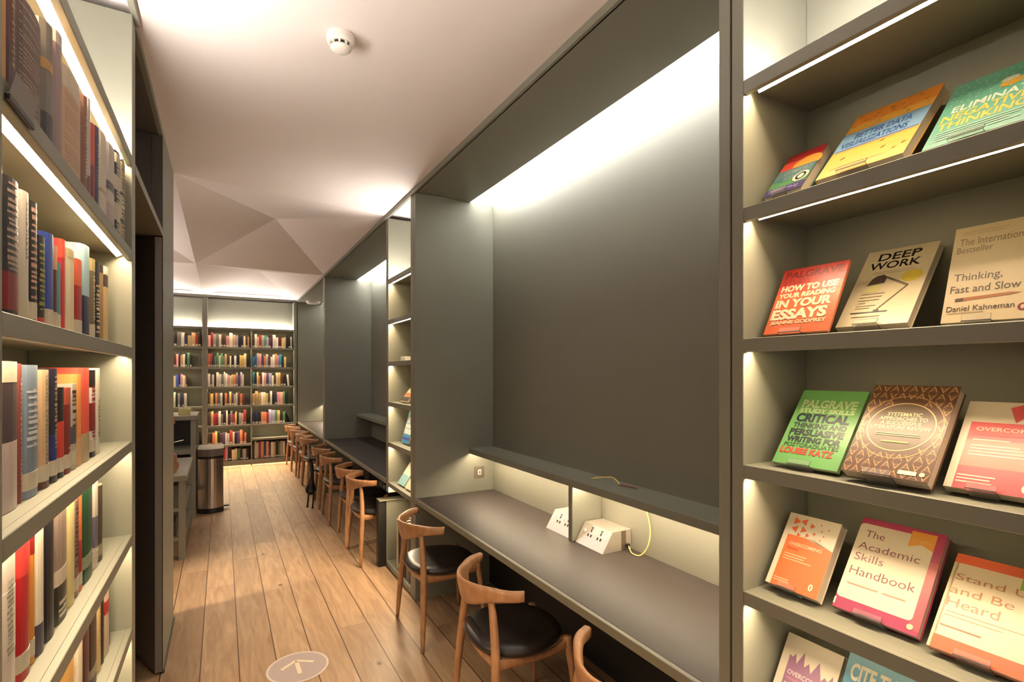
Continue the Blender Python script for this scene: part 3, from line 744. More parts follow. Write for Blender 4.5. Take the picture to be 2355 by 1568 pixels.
def display_book(key, label, X, Y, Z, tilt, W, H, T, base, items, shell=None):
    """local x along the title, y up the cover, z out of the cover; items use 0..1 across the cover"""
    t = thing('book', label, 'book', (X, Y, Z), 'face-out books in the display case')
    a = math.radians(tilt); s, c = math.sin(a), math.cos(a)
    t.rotation_euler = Matrix(((0, s, -c), (-1, 0, 0), (0, c, s))).to_euler()
    bm = nb(); k = 0.0012
    box(bm, 0, W, 0, H, -k, 0); box(bm, 0, W, 0, H, -T, -T + k); box(bm, 0, k, 0, H, -T + k, -k)
    cv = obj('cover', bm, cmat(shell or base, 0.35), t, local=True)
    bm = nb(); box(bm, k + .0002, W - 0.003, 0.0015, H - 0.002, -T + k + .0002, -k - .0002); obj('page_block', bm, PAGES, t, local=True)
    grouped = {}
    for n, it in enumerate(items):
        kind, nm, colr = it[0], it[1], it[2]
        key2 = (nm, colr) if kind != 't' else (nm, colr, n)
        b = grouped.setdefault(key2, nb()); g = it[3:]; zz = 0.0002 + 0.00012 * list(grouped).index(key2)
        if kind == 'r':
            x0, y0, x1, y1 = g; vs = [b.verts.new((x * W, y * H, zz)) for x, y in ((x0, y0), (x1, y0), (x1, y1), (x0, y1))]; b.faces.new(vs)
        elif kind == 'e':
            cx, cy, rx, ry = g; b.faces.new([b.verts.new(((cx + rx * math.cos(q * .19635)) * W, (cy + ry * math.sin(q * .19635)) * H, zz)) for q in range(32)])
        elif kind == 'o':
            cx, cy, rx, ry, th = g
            i1 = [b.verts.new(((cx + rx * math.cos(q * .1309)) * W, (cy + ry * math.sin(q * .1309)) * H, zz)) for q in range(48)]
            i2 = [b.verts.new(((cx + (rx - th) * math.cos(q * .1309)) * W, (cy + (ry - th * W / H) * math.sin(q * .1309)) * H, zz)) for q in range(48)]
            for q in range(48): b.faces.new((i1[q], i1[(q + 1) % 48], i2[(q + 1) % 48], i2[q]))
        elif kind == 'p':
            b.faces.new([b.verts.new((x * W, y * H, zz)) for x, y in g[0]])
        elif kind == 'R':   # rounded panel
            x0, y0, x1, y1, r = g; x0 *= W; x1 *= W; y0 *= H; y1 *= H; pts = []
            for cx, cy, a0 in ((x1 - r, y1 - r, 0), (x0 + r, y1 - r, 90), (x0 + r, y0 + r, 180), (x1 - r, y0 + r, 270)):
                pts += [(cx + r * math.cos(math.radians(a0 + q * 15)), cy + r * math.sin(math.radians(a0 + q * 15))) for q in range(7)]
            b.faces.new([b.verts.new((x, y, zz)) for x, y in pts])
        elif kind == 'l':   # stroke
            (xa, ya), (xb, yb), wd = g; p = Vector((xa * W, ya * H)); q = Vector((xb * W, yb * H)); nn = (q - p).normalized(); nn = Vector((-nn.y, nn.x)) * wd / 2
            b.faces.new([b.verts.new((v.x, v.y, zz)) for v in (p + nn, p - nn, q - nn, q + nn)])
        elif kind == 't':
            s_, x0, y0, x1, y1, bold = g; text_mesh(b, s_, x0 * W, y0 * H, x1 * W, y1 * H, zz, bold)
    for kk, b in grouped.items():
        nm, colr = kk[:2]
        me = bpy.data.meshes.new(nm); b.to_mesh(me); b.free(); me.materials.append(cmat(colr, 0.35))
        o = bpy.data.objects.new(nm, me); COL.objects.link(o); o.parent = cv
    # its stand
    st = thing('book_stand', 'clear stand holding the ' + label.split(',')[0], 'book stand', (X, Y, Z), 'clear stands in the display case')
    st.rotation_euler = t.rotation_euler
    bm = nb(); w0, w1 = W * 0.28, W * 0.62
    box(bm, w0, w1, -0.0035, -0.0005, -T - 0.002, 0.010); box(bm, w0, w1, -0.0005, 0.012, 0.0075, 0.010); box(bm, w0, w1, -0.0035, H * 0.55, -T - 0.0045, -T - 0.0022)
    obj('stand_plate', bm, CLEAR, st, local=True)
    return t
rb = random.Random(5)
def tx(c, s, x0, y0, x1, y1, bold=0.0, nm='title_lettering'): return ('t', nm, c, s, x0, y0, x1, y1, bold)
def lines(c, x0, rows, h=0.010):   # fine print too small to read: plain rules
    return [('r', 'small_print', c, x0, y, x1, y + h) for y, x1 in rows]

display_book('comfort', 'small rainbow-banded book with a purple foot, on the top display shelf', 1.274, 0.894, 2.124, 41.6, 0.106, 0.183, 0.028, '#3f7d7c', [
    ('r', 'cover_band', '#b0262c', 0, .78, 1, 1), ('r', 'cover_band', '#e0503a', 0, .56, 1, .80), ('e', 'cover_sun', '#f0b04c', .70, .66, .36, .17), ('r', 'cover_band', '#5f8288', 0, .40, 1, .60),
    ('p', 'cover_hill', '#54905c', [(0, .14), (1, .14), (1, .40), (.6, .36), (.3, .28), (0, .33)]), ('r', 'cover_foot', '#38246e', 0, 0, 1, .17),
    tx('#9db0b2', 'COMFORT', .22, .45, .92, .56, .01), tx('#9db0b2', 'BOOK', .30, .31, .62, .41, .01), ('e', 'cover_disc', '#d8e0d0', .78, .31, .20, .115), ('o', 'cover_ring', '#141414', .78, .31, .13, .085, .05),
    tx('#b9a9e0', 'Matt Haig', .10, .05, .86, .14, .0, 'author_lettering')])
it = [('r', 'cover_wash', '#e8913a', 0, .80, 1, 1), ('r', 'title_band', '#7fa6cc', 0, .40, 1, .68), tx('#2a4f9a', 'BETTER DATA', .18, .545, .84, .635, .02), tx('#2a4f9a', 'VISUALIZATIONS', .06, .425, .84, .515, .02),
      ('r', 'title_rule', '#3a3a8c', .02, .385, .98, .398), ('r', 'title_rule', '#f2d9a0', .02, .372, .98, .382)]
for q in range(26):
    x, y = rb.uniform(.05, .93), rb.choice((rb.uniform(.70, .97), rb.uniform(.70, .97), rb.uniform(.12, .34))); w, h = rb.uniform(.02, .05), rb.uniform(.008, .02)
    it.append(('p', 'cover_confetti', '#3c2a22' if y > .6 else '#8c6a3c', [(x, y), (x + w, y + h), (x + w * 1.3, y + h * 2), (x + w * .2, y + h * 1.2)]))
it += lines('#c08a3a', .12, [(.10, .72)], .006)
display_book('data', 'large yellow book with a blue title band, on the top display shelf', 1.257, 0.742, 2.1205, 43.6, 0.187, 0.278, 0.024, '#efb653', it)
it = [tx('#dfe9d8', 'ELIMINATE', .12, .50, .96, .60, .02), tx('#e2c65a', 'NEGATIVE', .05, .37, .90, .485, .025), tx('#e2c65a', 'THINKING', .05, .24, .92, .355, .025),
      ('e', 'cover_motif', '#dca83c', .66, .70, .12, .055), ('e', 'cover_motif', '#dfe6cf', .62, .765, .09, .04), ('e', 'cover_motif', '#dca83c', .80, .84, .07, .045)]
it += [('e', 'dot_pattern', '#a9d0bd', x, y, .014, .010) for x, y in [(.05 + .1 * (q % 10) + rb.uniform(-.03, .03), .645 + .062 * (q // 10) + rb.uniform(-.015, .015)) for q in range(56)]] + lines('#a9d6c0', .08, [(.19, .93), (.155, .88), (.12, .8), (.08, .9)], .014)
display_book('elim', 'teal book with yellow and white lettering, on the top display shelf', 1.263, 0.525, 2.113, 42.0, 0.165, 0.235, 0.013, '#66ab98', it)

display_book('essays', 'orange-red book with block white lettering, on the second display shelf', 1.266, 0.887, 1.7565, 28.2, 0.170, 0.204, 0.009, '#e06a3c', [
    ('r', 'cover_head', '#bf2a20', 0, .72, 1, 1), ('r', 'cover_wash', '#d64a2c', 0, .60, 1, .72), tx('#7d1512', 'PALGRAVE', .06, .84, .96, .955, .042, 'series_lettering'), tx('#93201a', 'STUDY SKILLS', .06, .755, .95, .825, .025, 'series_lettering'),
    tx('#f2e2c0', 'HOW TO USE', .06, .635, .94, .735, .05), tx('#f2e2c0', 'YOUR READING', .05, .535, .93, .615, .05), tx('#f2e2c0', 'IN YOUR', .05, .385, .92, .515, .05), tx('#f2e2c0', 'ESSAYS', .04, .205, .90, .365, .05),
    tx('#f0d2a8', 'JEANNE GODFREY', .06, .12, .93, .19, .042, 'author_lettering')])
display_book('deep', 'cream paperback with a drawn desk lamp, on the second display shelf', 1.323, 0.731, 1.7665, 38.1, 0.155, 0.256, 0.022, '#ecdcb8', [
    tx('#241c22', 'DEEP', .20, .845, .80, .945, .02), tx('#241c22', 'WORK', .12, .725, .84, .825, .02), ('e', 'cover_sun', '#e8cf52', .80, .585, .14, .075),
    ('p', 'lamp_drawing', '#57463e', [(.20, .515), (.245, .60), (.30, .635), (.40, .645), (.455, .60), (.45, .53), (.40, .53)]),
    ('l', 'lamp_drawing', '#57463e', (.40, .63), (.80, .47), .0022), ('l', 'lamp_drawing', '#57463e', (.42, .61), (.78, .462), .0016), ('l', 'lamp_drawing', '#6a5a40', (.80, .47), (.50, .19), .0030),
    ('r', 'lamp_base_drawing', '#241c18', .14, .155, .66, .168), ('r', 'lamp_base_drawing', '#241c18', .46, .168, .54, .188), ('p', 'lamp_beam', '#ecdf9a', [(.25, .51), (.40, .52), (.42, .42), (.20, .42)])]
    + lines('#8a7a62', .18, [(.395, .52), (.355, .50), (.315, .48), (.28, .30), (.245, .46), (.215, .38)], .006) + lines('#b8a888', .22, [(.68, .78), (.655, .74)], .006) + lines('#b09a7a', .18, [(.105, .58)], .012))
display_book('think', 'tall cream book with a drawn pencil, on the second display shelf', 1.359, 0.530, 1.7615, 19.7, 0.140, 0.227, 0.028, '#e8d2ac', [
    tx('#8a745c', 'The International', .08, .80, .90, .875, .0), tx('#8a745c', 'Bestseller', .06, .72, .50, .785, .0), tx('#4a3426', 'Thinking,', .08, .40, .66, .50, .004), tx('#4a3426', 'Fast and Slow', .06, .30, .88, .375, .004),
    ('p', 'pencil_drawing', '#b06a34', [(.14, .21), (.78, .235), (.90, .252), (.78, .262), (.15, .245)]), ('r', 'pencil_drawing', '#4a2a22', .14, .212, .24, .243),
    tx('#4a3426', 'Daniel Kahneman', .05, .11, .84, .165, .0, 'author_lettering'), ('e', 'publisher_mark', '#8a2228', .93, .11, .055, .036), ('e', 'publisher_mark_figure', '#e8d2ac', .93, .11, .022, .02)]
    + lines('#c0a684', .10, [(.935, .66), (.91, .62)], .006) + lines('#a08a6c', .06, [(.09, .5)], .006))

display_book('crit', 'green book with dark and cream block lettering, on the third display shelf', 1.267, 0.862, 1.4215, 37.6, 0.166, 0.234, 0.012, '#6fae62', [
    tx('#cfe0a8', 'PALGRAVE', .08, .755, .92, .865, .035, 'series_lettering'), tx('#cfe0a8', 'STUDY SKILLS', .08, .685, .92, .745, .042, 'series_lettering'), tx('#142838', 'CRITICAL', .08, .555, .90, .675, .05), tx('#1c2c30', 'THINKING AND', .08, .475, .90, .545, .042),
    tx('#1c2c30', 'PERSUASIVE', .07, .375, .90, .465, .05), tx('#1c2c30', 'WRITING FOR', .07, .285, .90, .365, .05), tx('#3c5a30', 'POSTGRADUATES', .07, .225, .90, .277, .02), tx('#d8483c', 'LOUISE KATZ', .05, .135, .86, .215, .042, 'author_lettering')])
it = []
for q in range(9):          # key pattern of nested chevrons
    for r_ in range(12):
        x, y = q / 9, r_ / 12; flip = (q + r_) % 2
        if ((x + .055 - .5) / .44) ** 2 + ((y + .04 - .53) / .29) ** 2 < 1: continue
        for k_ in range(3):
            e = 0.012 * k_ + .006
            a_, b_, c_ = ((x + e, y + e), (x + .111 - e, y + e), (x + .0555, y + .083 - e)) if flip else ((x + e, y + .083 - e), (x + .111 - e, y + .083 - e), (x + .0555, y + e))
            if k_ == 2: it.append(('l', 'cover_pattern', '#b8905e', a_, b_, .0012))
            else: it += [('l', 'cover_pattern', '#b8905e', a_, c_, .0013), ('l', 'cover_pattern', '#b8905e', b_, c_, .0013)]
it += [('e', 'title_roundel', '#57402a', .5, .53, .395, .265), ('o', 'title_ring', '#d6b878', .5, .53, .395, .265, .014), ('o', 'title_ring', '#b8905e', .5, .53, .475, .345, .014),
       tx('#e6cf9a', 'SYSTEMATIC', .30, .645, .70, .685, .012), tx('#e6cf9a', 'APPROACHES TO', .22, .595, .78, .635, .012), tx('#e6cf9a', 'A SUCCESSFUL', .25, .545, .74, .585, .012), tx('#e6cf9a', 'LITERATURE REVIEW', .15, .495, .85, .535, .012),
       ('r', 'cover_sticker', '#f0e4cc', .66, .045, .86, .085), ('e', 'publisher_mark', '#e6d2b4', .92, .065, .03, .022)] + lines('#cfae72', .24, [(.445, .74), (.425, .76)], .008) + lines('#b9a04e', .34, [(.355, .66)], .014)
display_book('syst', 'brown book covered in a zigzag pattern, on the third display shelf', 1.238, 0.672, 1.433, 38.3, 0.168, 0.245, 0.030, '#5a3826', it)
display_book('pink', 'pink and white book with a tilted square, on the third display shelf', 1.280, 0.495, 1.426, 36.8, 0.138, 0.210, 0.020, '#f2e4cc', [
    ('r', 'cover_panel', '#e5565e', .10, 0, 1, .755), ('r', 'cover_panel', '#ef7f70', .10, .25, 1, .55), ('p', 'cover_motif', '#e0555a', [(.50, .935), (.66, .985), (.74, .865), (.60, .765)]), tx('#f6dccc', 'OVERCOMING', .18, .655, .97, .70, .02),
    tx('#f6e8da', '0', .84, .04, .93, .125, .04, 'series_mark')] + lines('#f6dccc', .17, [(.545, .60), (.48, .72), (.445, .76), (.41, .82), (.375, .90)], .012) + lines('#f6dccc', .12, [(.14, .55), (.105, .5), (.07, .53)], .014) + lines('#e0484c', .18, [(.605, .80)], .018))

it = [('r', 'cover_panel', '#f07a42', .10, 0, 1, .70)]
for (px, py, sc, ro) in ((.18, .90, .085, 0), (.34, .91, .08, 1), (.20, .79, .08, 1), (.36, .80, .075, 2), (.50, .88, .06, 0), (.46, .74, .05, 2), (.58, .78, .04, 1), (.30, .72, .05, 0)):
    it.append(('p', 'cover_triangle', '#ee6a34', [(px + sc * math.cos(ro + q * 2.1), py + sc * .72 * math.sin(ro + q * 2.1)) for q in range(3)]))
it += [('e', 'cover_triangle', '#ee6a34', x, y, .016, .012) for x, y in ((.66, .92), (.70, .84), (.62, .70), (.76, .78), (.82, .88), (.72, .72), (.68, .64))]
it += [('p', 'cover_edge', '#f4e6ce', [(.42, .70), (.70, .70), (1, .70), (1, .62), (.70, .66), (.55, .72)]), tx('#f8d4b0', 'OVERCOMING', .18, .565, .82, .61, .02), tx('#c03a22', 'Stress', .18, .505, .40, .545, .02)]
it += lines('#f8d0a8', .16, [(.44, .60), (.405, .56), (.37, .72)], .011) + lines('#f8d0a8', .13, [(.10, .42), (.07, .44)], .011) + [tx('#f8e0c4', '0', .80, .07, .88, .16, .04, 'series_mark')]
display_book('orange', 'orange and white book scattered with triangles, on the fourth display shelf', 1.283, 0.893, 1.092, 33.9, 0.138, 0.206, 0.030, '#f4e6ce', it)
display_book('acad', 'magenta-framed white book with an amber ribbon, on the fourth display shelf', 1.300, 0.726, 1.088, 36.3, 0.178, 0.243, 0.022, '#b03a62', [
    ('r', 'cover_frame_tint', '#d05a66', .88, .04, 1, .70), ('R', 'cover_panel', '#fbecd0', .0, .115, .90, .935, .010), ('p', 'cover_ribbon', '#f0a544', [(.62, .97), (.90, .97), (.90, .80), (.76, .845), (.62, .80)]),
    tx('#8a3a4c', 'The', .10, .79, .34, .865, -.004), tx('#8a3a4c', 'Academic', .06, .655, .80, .73, -.004), tx('#8a3a4c', 'Skills', .06, .53, .42, .61, -.004), tx('#8a3a4c', 'Handbook', .06, .375, .84, .46, -.004),
    tx('#f4c98c', '2nd edition', .66, .865, .86, .90, 0, 'ribbon_lettering'), ('e', 'publisher_mark', '#f0d0b4', .90, .065, .035, .026), ('r', 'spine_sticker', '#f6ead2', 0, .03, .022, .10)] + lines('#d8a08c', .08, [(.27, .46)], .012) + lines('#d8a08c', .52, [(.27, .78)], .012))
display_book('stand', 'coral-framed white book with a green ribbon, on the fourth display shelf', 1.286, 0.526, 1.087, 41.3, 0.170, 0.222, 0.018, '#ee6f48', [
    ('r', 'cover_panel', '#fbe8c6', .0, .135, .05, .90), ('R', 'cover_panel', '#fbe8c6', .0, .135, .93, .90, .012), ('r', 'spine_edge', '#f0d8b0', 0, 0, .03, .90), ('p', 'cover_ribbon', '#9cc04c', [(.66, .98), (.96, .98), (.96, .78), (.81, .825), (.66, .78)]),
    tx('#c07a4c', 'Stand Up', .06, .70, .88, .79, -.004), tx('#c07a4c', 'and Be', .05, .575, .66, .655, -.004), tx('#c07a4c', 'Heard', .05, .44, .56, .53, -.004), ('e', 'publisher_mark', '#f6d0a4', .92, .06, .035, .028)] + lines('#e0b890', .07, [(.385, .80), (.345, .62)], .007) + lines('#d8886c', .06, [(.235, .46)], .012))
it = [('p', 'cover_panel', '#a8789c', [(.14, 0), (1, 0), (1, .66), (.96, .58), (.92, .72), (.86, .62), (.80, .66), (.75, .60), (.66, .80), (.56, .62), (.50, .73), (.43, .66), (.38, .84), (.29, .66), (.24, .78), (.20, .72), (.14, .74)]),
      tx('#ecdcd8', 'OVERCOMING', .18, .50, .86, .56, .02)] + lines('#ecdcd8', .18, [(.38, .50)], .014) + lines('#c88a9a', .19, [(.44, .46)], .03)
display_book('purple', 'white and mauve book with spiky peaks, on the lowest visible display shelf', 1.295, 0.900, 0.748, 31, 0.150, 0.204, 0.020, '#f4e8d4', it)
display_book('cite', 'blue book with big white lettering, on the lowest visible display shelf', 1.285, 0.735, 0.748, 30, 0.150, 0.236, 0.020, '#4a94b8', [
    tx('#f4ecd8', 'CITE THEM', .08, .70, .98, .88, .035), tx('#f4ecd8', 'RIGHT', .06, .48, .86, .66, .035)] + lines('#d8e4e0', .08, [(.38, .7), (.33, .6)], .014))

# ---------------------------------------------------------------- things in the slim bookcase
def slim_book(label, X, Y, Z, tilt, W, H, T, base, bands):
    t = thing('book', label, 'book', (X, Y, Z)); a = math.radians(tilt); s, c = math.sin(a), math.cos(a)
    t.rotation_euler = Matrix(((0, s, -c), (-1, 0, 0), (0, c, s))).to_euler()
    bm = nb(); k = 0.0012; box(bm, 0, W, 0, H, -k, 0); box(bm, 0, W, 0, H, -T, -T + k); box(bm, 0, k, 0, H, -T + k, -k)
    cv = obj('cover', bm, cmat(base, .35), t, local=True)
    bm = nb(); box(bm, k + .0002, W - .003, .0015, H - .002, -T + k + .0002, -k - .0002); obj('page_block', bm, PAGES, t, local=True)
    for nm, colr, x0, y0, x1, y1 in bands:
        b = nb(); box(b, x0 * W, x1 * W, y0 * H, y1 * H, -.0002, .0004); obj(nm, b, cmat(colr, .35), cv, local=True)
slim_book('sky-blue book with white panels, face-out in the slim bookcase', 1.290, 4.19, 1.082, 16, 0.185, 0.27, 0.018, '#4a9cc0',
          [('cover_panel', '#7cc0d0', 0, .82, 1, 1), ('cover_panel', '#d8dcd8', .08, .60, .48, .80), ('cover_panel', '#d8dcd8', .54, .60, .95, .80), ('cover_panel', '#dcdcd6', .05, .46, .95, .58), ('cover_panel', '#d4dad8', .05, .28, .95, .44), ('cover_band', '#4a52b0', 0, .10, 1, .18)])
slim_book('pale teal and cream book, face-out on the lowest lit shelf of the slim bookcase', 1.262, 4.20, 0.745, 34, 0.17, 0.25, 0.020, '#8fbcc0',
          [('cover_panel', '#e8dfc4', 0, .36, 1, .78), ('cover_band', '#5f9cb4', 0, .86, 1, 1)])
slim_book('cream book beside the pale teal one in the slim bookcase', 1.262, 4.00, 0.745, 34, 0.17, 0.25, 0.020, '#dfcfb0', [('cover_band', '#b58d6a', .1, .7, .9, .8)])
slim_book('banded tan and dark book, face-out at eye level in the slim bookcase', 1.268, 4.15, 1.4225, 40, 0.17, 0.24, 0.018, '#d8c0a0',
          [('cover_band', '#3c342e', 0, .02, 1, .2), ('cover_band', '#b06a44', 0, .22, 1, .36), ('cover_band', '#6a4a38', .1, .62, .9, .72)])
slim_book('dark book half hidden beside the sky-blue one in the slim bookcase', 1.290, 3.985, 1.082, 18, 0.17, 0.20, 0.018, '#4a4a3c', [('cover_band', '#b9c0a0', 0, .6, 1, .8)])
bm = nb(); box(bm, 1.262, 1.310, 3.995, 4.115, 1.7475, 1.782, bev=.002)
tag(obj('card_box', bm, WHITEP), 'low white card box in the slim bookcase, in front of a card', 'box')
bm = nb(); prism(bm, [(1.330, 4.06, 1.7475), (1.332, 4.06, 1.7475), (1.362, 4.06, 1.85), (1.360, 4.06, 1.85)], (0, -.14, 0))
tag(obj('card', bm, cmat('#ddd2b8')), 'upright cream card leaning in the slim bookcase', 'card')
for (u0, w, h, colr, lb, ly) in ((4.150, .045, .32, '#d6c8a8', 'tall cream folder on the floor shelf of the slim bookcase', False), (4.090, .056, .315, '#1d1614', 'tall black book on the floor shelf of the slim bookcase', True),
                             (4.006, .080, .31, '#7a6460', 'tall dusty mauve book on the floor shelf of the slim bookcase', False), (3.945, .058, .31, '#1f2a24', 'tall dark green book on the floor shelf of the slim bookcase', False),
                             (3.880, .060, .30, '#8a7a72', 'tall grey-brown book on the floor shelf of the slim bookcase', False), (3.815, .06, .31, '#4a3a30', 'tall brown book beside the near booth on the floor shelf of the slim bookcase', False)):
    spine_book(FR, u0, w, 0.05, h + .08, 0.03, 0.22, colr, lb, 'tall books in the slim bookcase', (), None, ly)

# ---------------------------------------------------------------- sockets, plate, cable
def socket_unit(y0, y1, label):
    t = thing('power_socket_unit', label, 'socket unit', (1.75, (y0 + y1) / 2, .7405))
    sec = [(1.668, .7410), (1.855, .7410), (1.855, .842), (1.733, .842)]
    bm = nb(); prism(bm, [(x, y1, z) for x, z in sec], (0, -(y1 - y0), 0)); obj('housing', bm, SOCKM, t)
    d = Vector((1.733 - 1.668, 0, .842 - .741)).normalized(); n = Vector((-d.z, 0, d.x)); o = Vector((1.668, 0, .741)); Lf = math.hypot(.065, .101)
    def plate(bm, ya, yb, fa, fb, lift=.0012, drop=.0003):
        pts = [o + d * Lf * fa, o + d * Lf * fb]
        prism(bm, [(pts[0] - n * drop) + Vector((0, ya, 0)), (pts[1] - n * drop) + Vector((0, ya, 0)), (pts[1] - n * drop) + Vector((0, yb, 0)), (pts[0] - n * drop) + Vector((0, yb, 0))], n * (lift + drop))
    bm = nb(); plate(bm, y0 + .008, y1 - .008, .05, .95, .001); pl = obj('socket_plate', bm, SOCKM, t)
    w = y1 - y0
    for c_ in (.36, .70):
        yc = y1 - w * c_
        bm = nb(); plate(bm, yc - .004, yc + .004, .66, .80, .0018)                   # earth slot
        plate(bm, yc - .017, yc - .007, .44, .56, .0018); plate(bm, yc + .007, yc + .017, .44, .56, .0018)
        obj('socket_hole', bm, BLACK, pl)
        bm = nb(); plate(bm, yc - .007, yc + .007, .83, .88, .0022); obj('indicator', bm, BLACK, pl)
    for c_ in (.14, .52, .90):
        yc = y1 - w * c_; bm = nb(); plate(bm, yc - .008, yc + .008, .60, .72, .005); obj('switch', bm, WHITEP, pl)
    bm = nb(); box(bm, 1.79, 1.82, y0 - .002, y0 + .001, .742, .84); obj('side_seam', bm, BRASS, t)
    return t
socket_unit(2.055, 2.285, 'satin metal power socket unit on the desk, with the yellow cable plugged in')
socket_unit(2.345, 2.575, 'satin metal power socket unit half hidden behind the shelf divider')
t = thing('yellow_cable', 'thin yellow cable looping from the socket unit up to the wall shelf', 'cable', (1.84, 2.0, .76))
bm = nb(); sweep(bm, catmull([(1.825, 2.052, .762), (1.822, 2.035, .762), (1.80, 1.985, .746), (1.815, 1.94, .748), (1.835, 1.91, .80), (1.845, 1.905, .88), (1.840, 1.925, .97), (1.835, 1.95, 1.05)], 6), [.0032] * 43, 8); obj('cable_run', bm, CABLEM, t, smooth=True)
bm = nb(); box(bm, 1.816, 1.834, 2.036, 2.0545, .752, .774, bev=.002); obj('plug', bm, BLACK, t)
t = thing('cable_end', 'looped yellow cable with a reddish connector lying on the wall shelf', 'cable', (1.78, 2.0, 1.0755))
bm = nb(); sweep(bm, catmull([(1.745, 2.245, 1.080), (1.765, 2.20, 1.092), (1.79, 2.13, 1.103), (1.785, 2.08, 1.092), (1.775, 2.05, 1.0815)], 6), [.0034] * 25, 8); obj('cable_run', bm, CABLEM, t, smooth=True)
bm = nb(); sweep(bm, [(1.775, 2.052, 1.0815), (1.79, 2.00, 1.083), (1.80, 1.95, 1.081)], [.0055, .0055, .004], 10, flat=.7); obj('connector', bm, REDBR, t, smooth=True)
t = thing('wall_switch', 'square metal switch plate on the end panel of the near booth', 'switch', (1.735, 3.6295, .885))
bm = nb(); box(bm, 1.693, 1.779, 3.626, 3.6295, .842, .928, bev=.001); obj('plate', bm, BRASS, t)
bm = nb(); box(bm, 1.722, 1.750, 3.621, 3.6258, .866, .904, bev=.002); obj('rocker_surround', bm, WHITEP, t)
bm = nb(); box(bm, 1.729, 1.743, 3.6185, 3.6208, .874, .896, bev=.001); obj('rocker', bm, BRASS, t)

# papers in the middle booth
bm = nb(); box(bm, 1.66, 1.80, 4.62, 5.05, 1.0762, 1.0795); tag(obj('paper_sheet', bm, cmat('#d8b9a4')), 'pinkish sheet lying on the wall shelf of the middle booth', 'paper')
t = thing('leaflet', 'folded white leaflet standing on the desk of the middle booth', 'leaflet', (1.36, 4.5, .7405))
bm = nb(); box(bm, 1.30, 1.42, 4.43, 4.56, .7405, .7435); obj('lower_leaf', bm, WHITEP, t)
bm = nb(); prism(bm, [(1.30, 4.43, .7437), (1.302, 4.43, .7437), (1.352, 4.43, .81), (1.350, 4.43, .81)], (0, .12, 0)); obj('raised_leaf', bm, cmat('#a9a39c'), t)

# ---------------------------------------------------------------- ceiling fittings, floor sticker
t = thing('smoke_detector', 'white smoke detector with dark vents on the ceiling', 'smoke detector', (0.411, 2.13, CEIL))
bm = nb(); lathe(bm, [(0, -.001), (.054, -.001), (.054, -.022), (.051, -.030), (.044, -.034), (.044, -.0345), (0.0, -.0345)], (.411, 2.13, CEIL), 36); obj('base', bm, WHITEP, t, smooth=False)
bm = nb(); lathe(bm, [(.036, -.0347), (.036, -.046)], (.411, 2.13, CEIL), 36); obj('vent_ring', bm, BLACK, t)
bm = nb(); lathe(bm, [(0, -.046), (.040, -.046), (.039, -.052), (.030, -.060), (0, -.063)], (.411, 2.13, CEIL), 36); obj('cap', bm, WHITEP, t, smooth=True)
bm = nb()
for k in range(10):
    a = 2 * math.pi * k / 10; c_ = Vector((.411 + .040 * math.cos(a), 2.13 + .040 * math.sin(a), CEIL - .0405))
    u = Vector((-math.sin(a), math.cos(a), 0)); r_ = Vector((math.cos(a), math.sin(a), 0))
    prism(bm, [c_ + u * .004 + r_ * .003 + Vector((0, 0, .006)), c_ - u * .004 + r_ * .003 + Vector((0, 0, .006)), c_ - u * .004 - r_ * .003 + Vector((0, 0, .006)), c_ + u * .004 - r_ * .003 + Vector((0, 0, .006))], (0, 0, -.0115))
obj('vent_rib', bm, WHITEP, t)
t = thing('ceiling_fitting', 'small round white fitting under the soffit of the last booth', 'ceiling fitting', (1.45, 10.05, 2.955))
bm = nb(); lathe(bm, [(0, -.0005), (.125, -.0005), (.125, -.012), (.10, -.014), (0, -.014)], (1.45, 10.05, 2.955), 32); obj('base', bm, WHITEP, t)
bm = nb(); lathe(bm, [(.118, -.0145), (.115, -.035), (.09, -.052), (0, -.058)], (1.45, 10.05, 2.955), 32); obj('cover', bm, cmat('#e8e4dc'), t, smooth=True)

t = thing('floor_sticker', 'round greyish floor sticker with a white arrow on the boards', 'sticker', (.37, 3.135, 0))
bm = nb(); lathe(bm, [(0, .0005), (.160, .0005), (.163, .0)], (.372, 3.135, .0008), 48); obj('disc', bm, mat('sticker_film', (.37, .30, .29), .35), t)
bm = nb()
ring = [(.163, .0006), (.157, .0011), (.153, .0011), (.151, .0006)]
lathe(bm, ring, (.372, 3.135, .0008), 48); obj('rim', bm, mat('sticker_white', (.56, .48, .45), .35), t)
bm = nb(); c_ = Vector((.372, 3.135, .0014)); u = Vector((-.03, 1, 0)).normalized(); r_ = Vector((u.y, -u.x, 0))
def bar(p, q, w_):
    dd = (q - p).normalized(); nn = Vector((-dd.y, dd.x, 0)) * w_ / 2; prism(bm, [p + nn, p - nn, q - nn, q + nn], (0, 0, .0005))
bar(c_ - u * .075, c_ + u * .045, .022); bar(c_ + u * .072, c_ + r_ * .085 + u * .012, .019)
obj('arrow', bm, mat('sticker_arrow', (.66, .55, .44), .35), t)
bm = nb(); bar(c_ + u * .072, c_ - r_ * .085 + u * .012, .019); obj('arrow', bm, _M['sticker_arrow'], t)

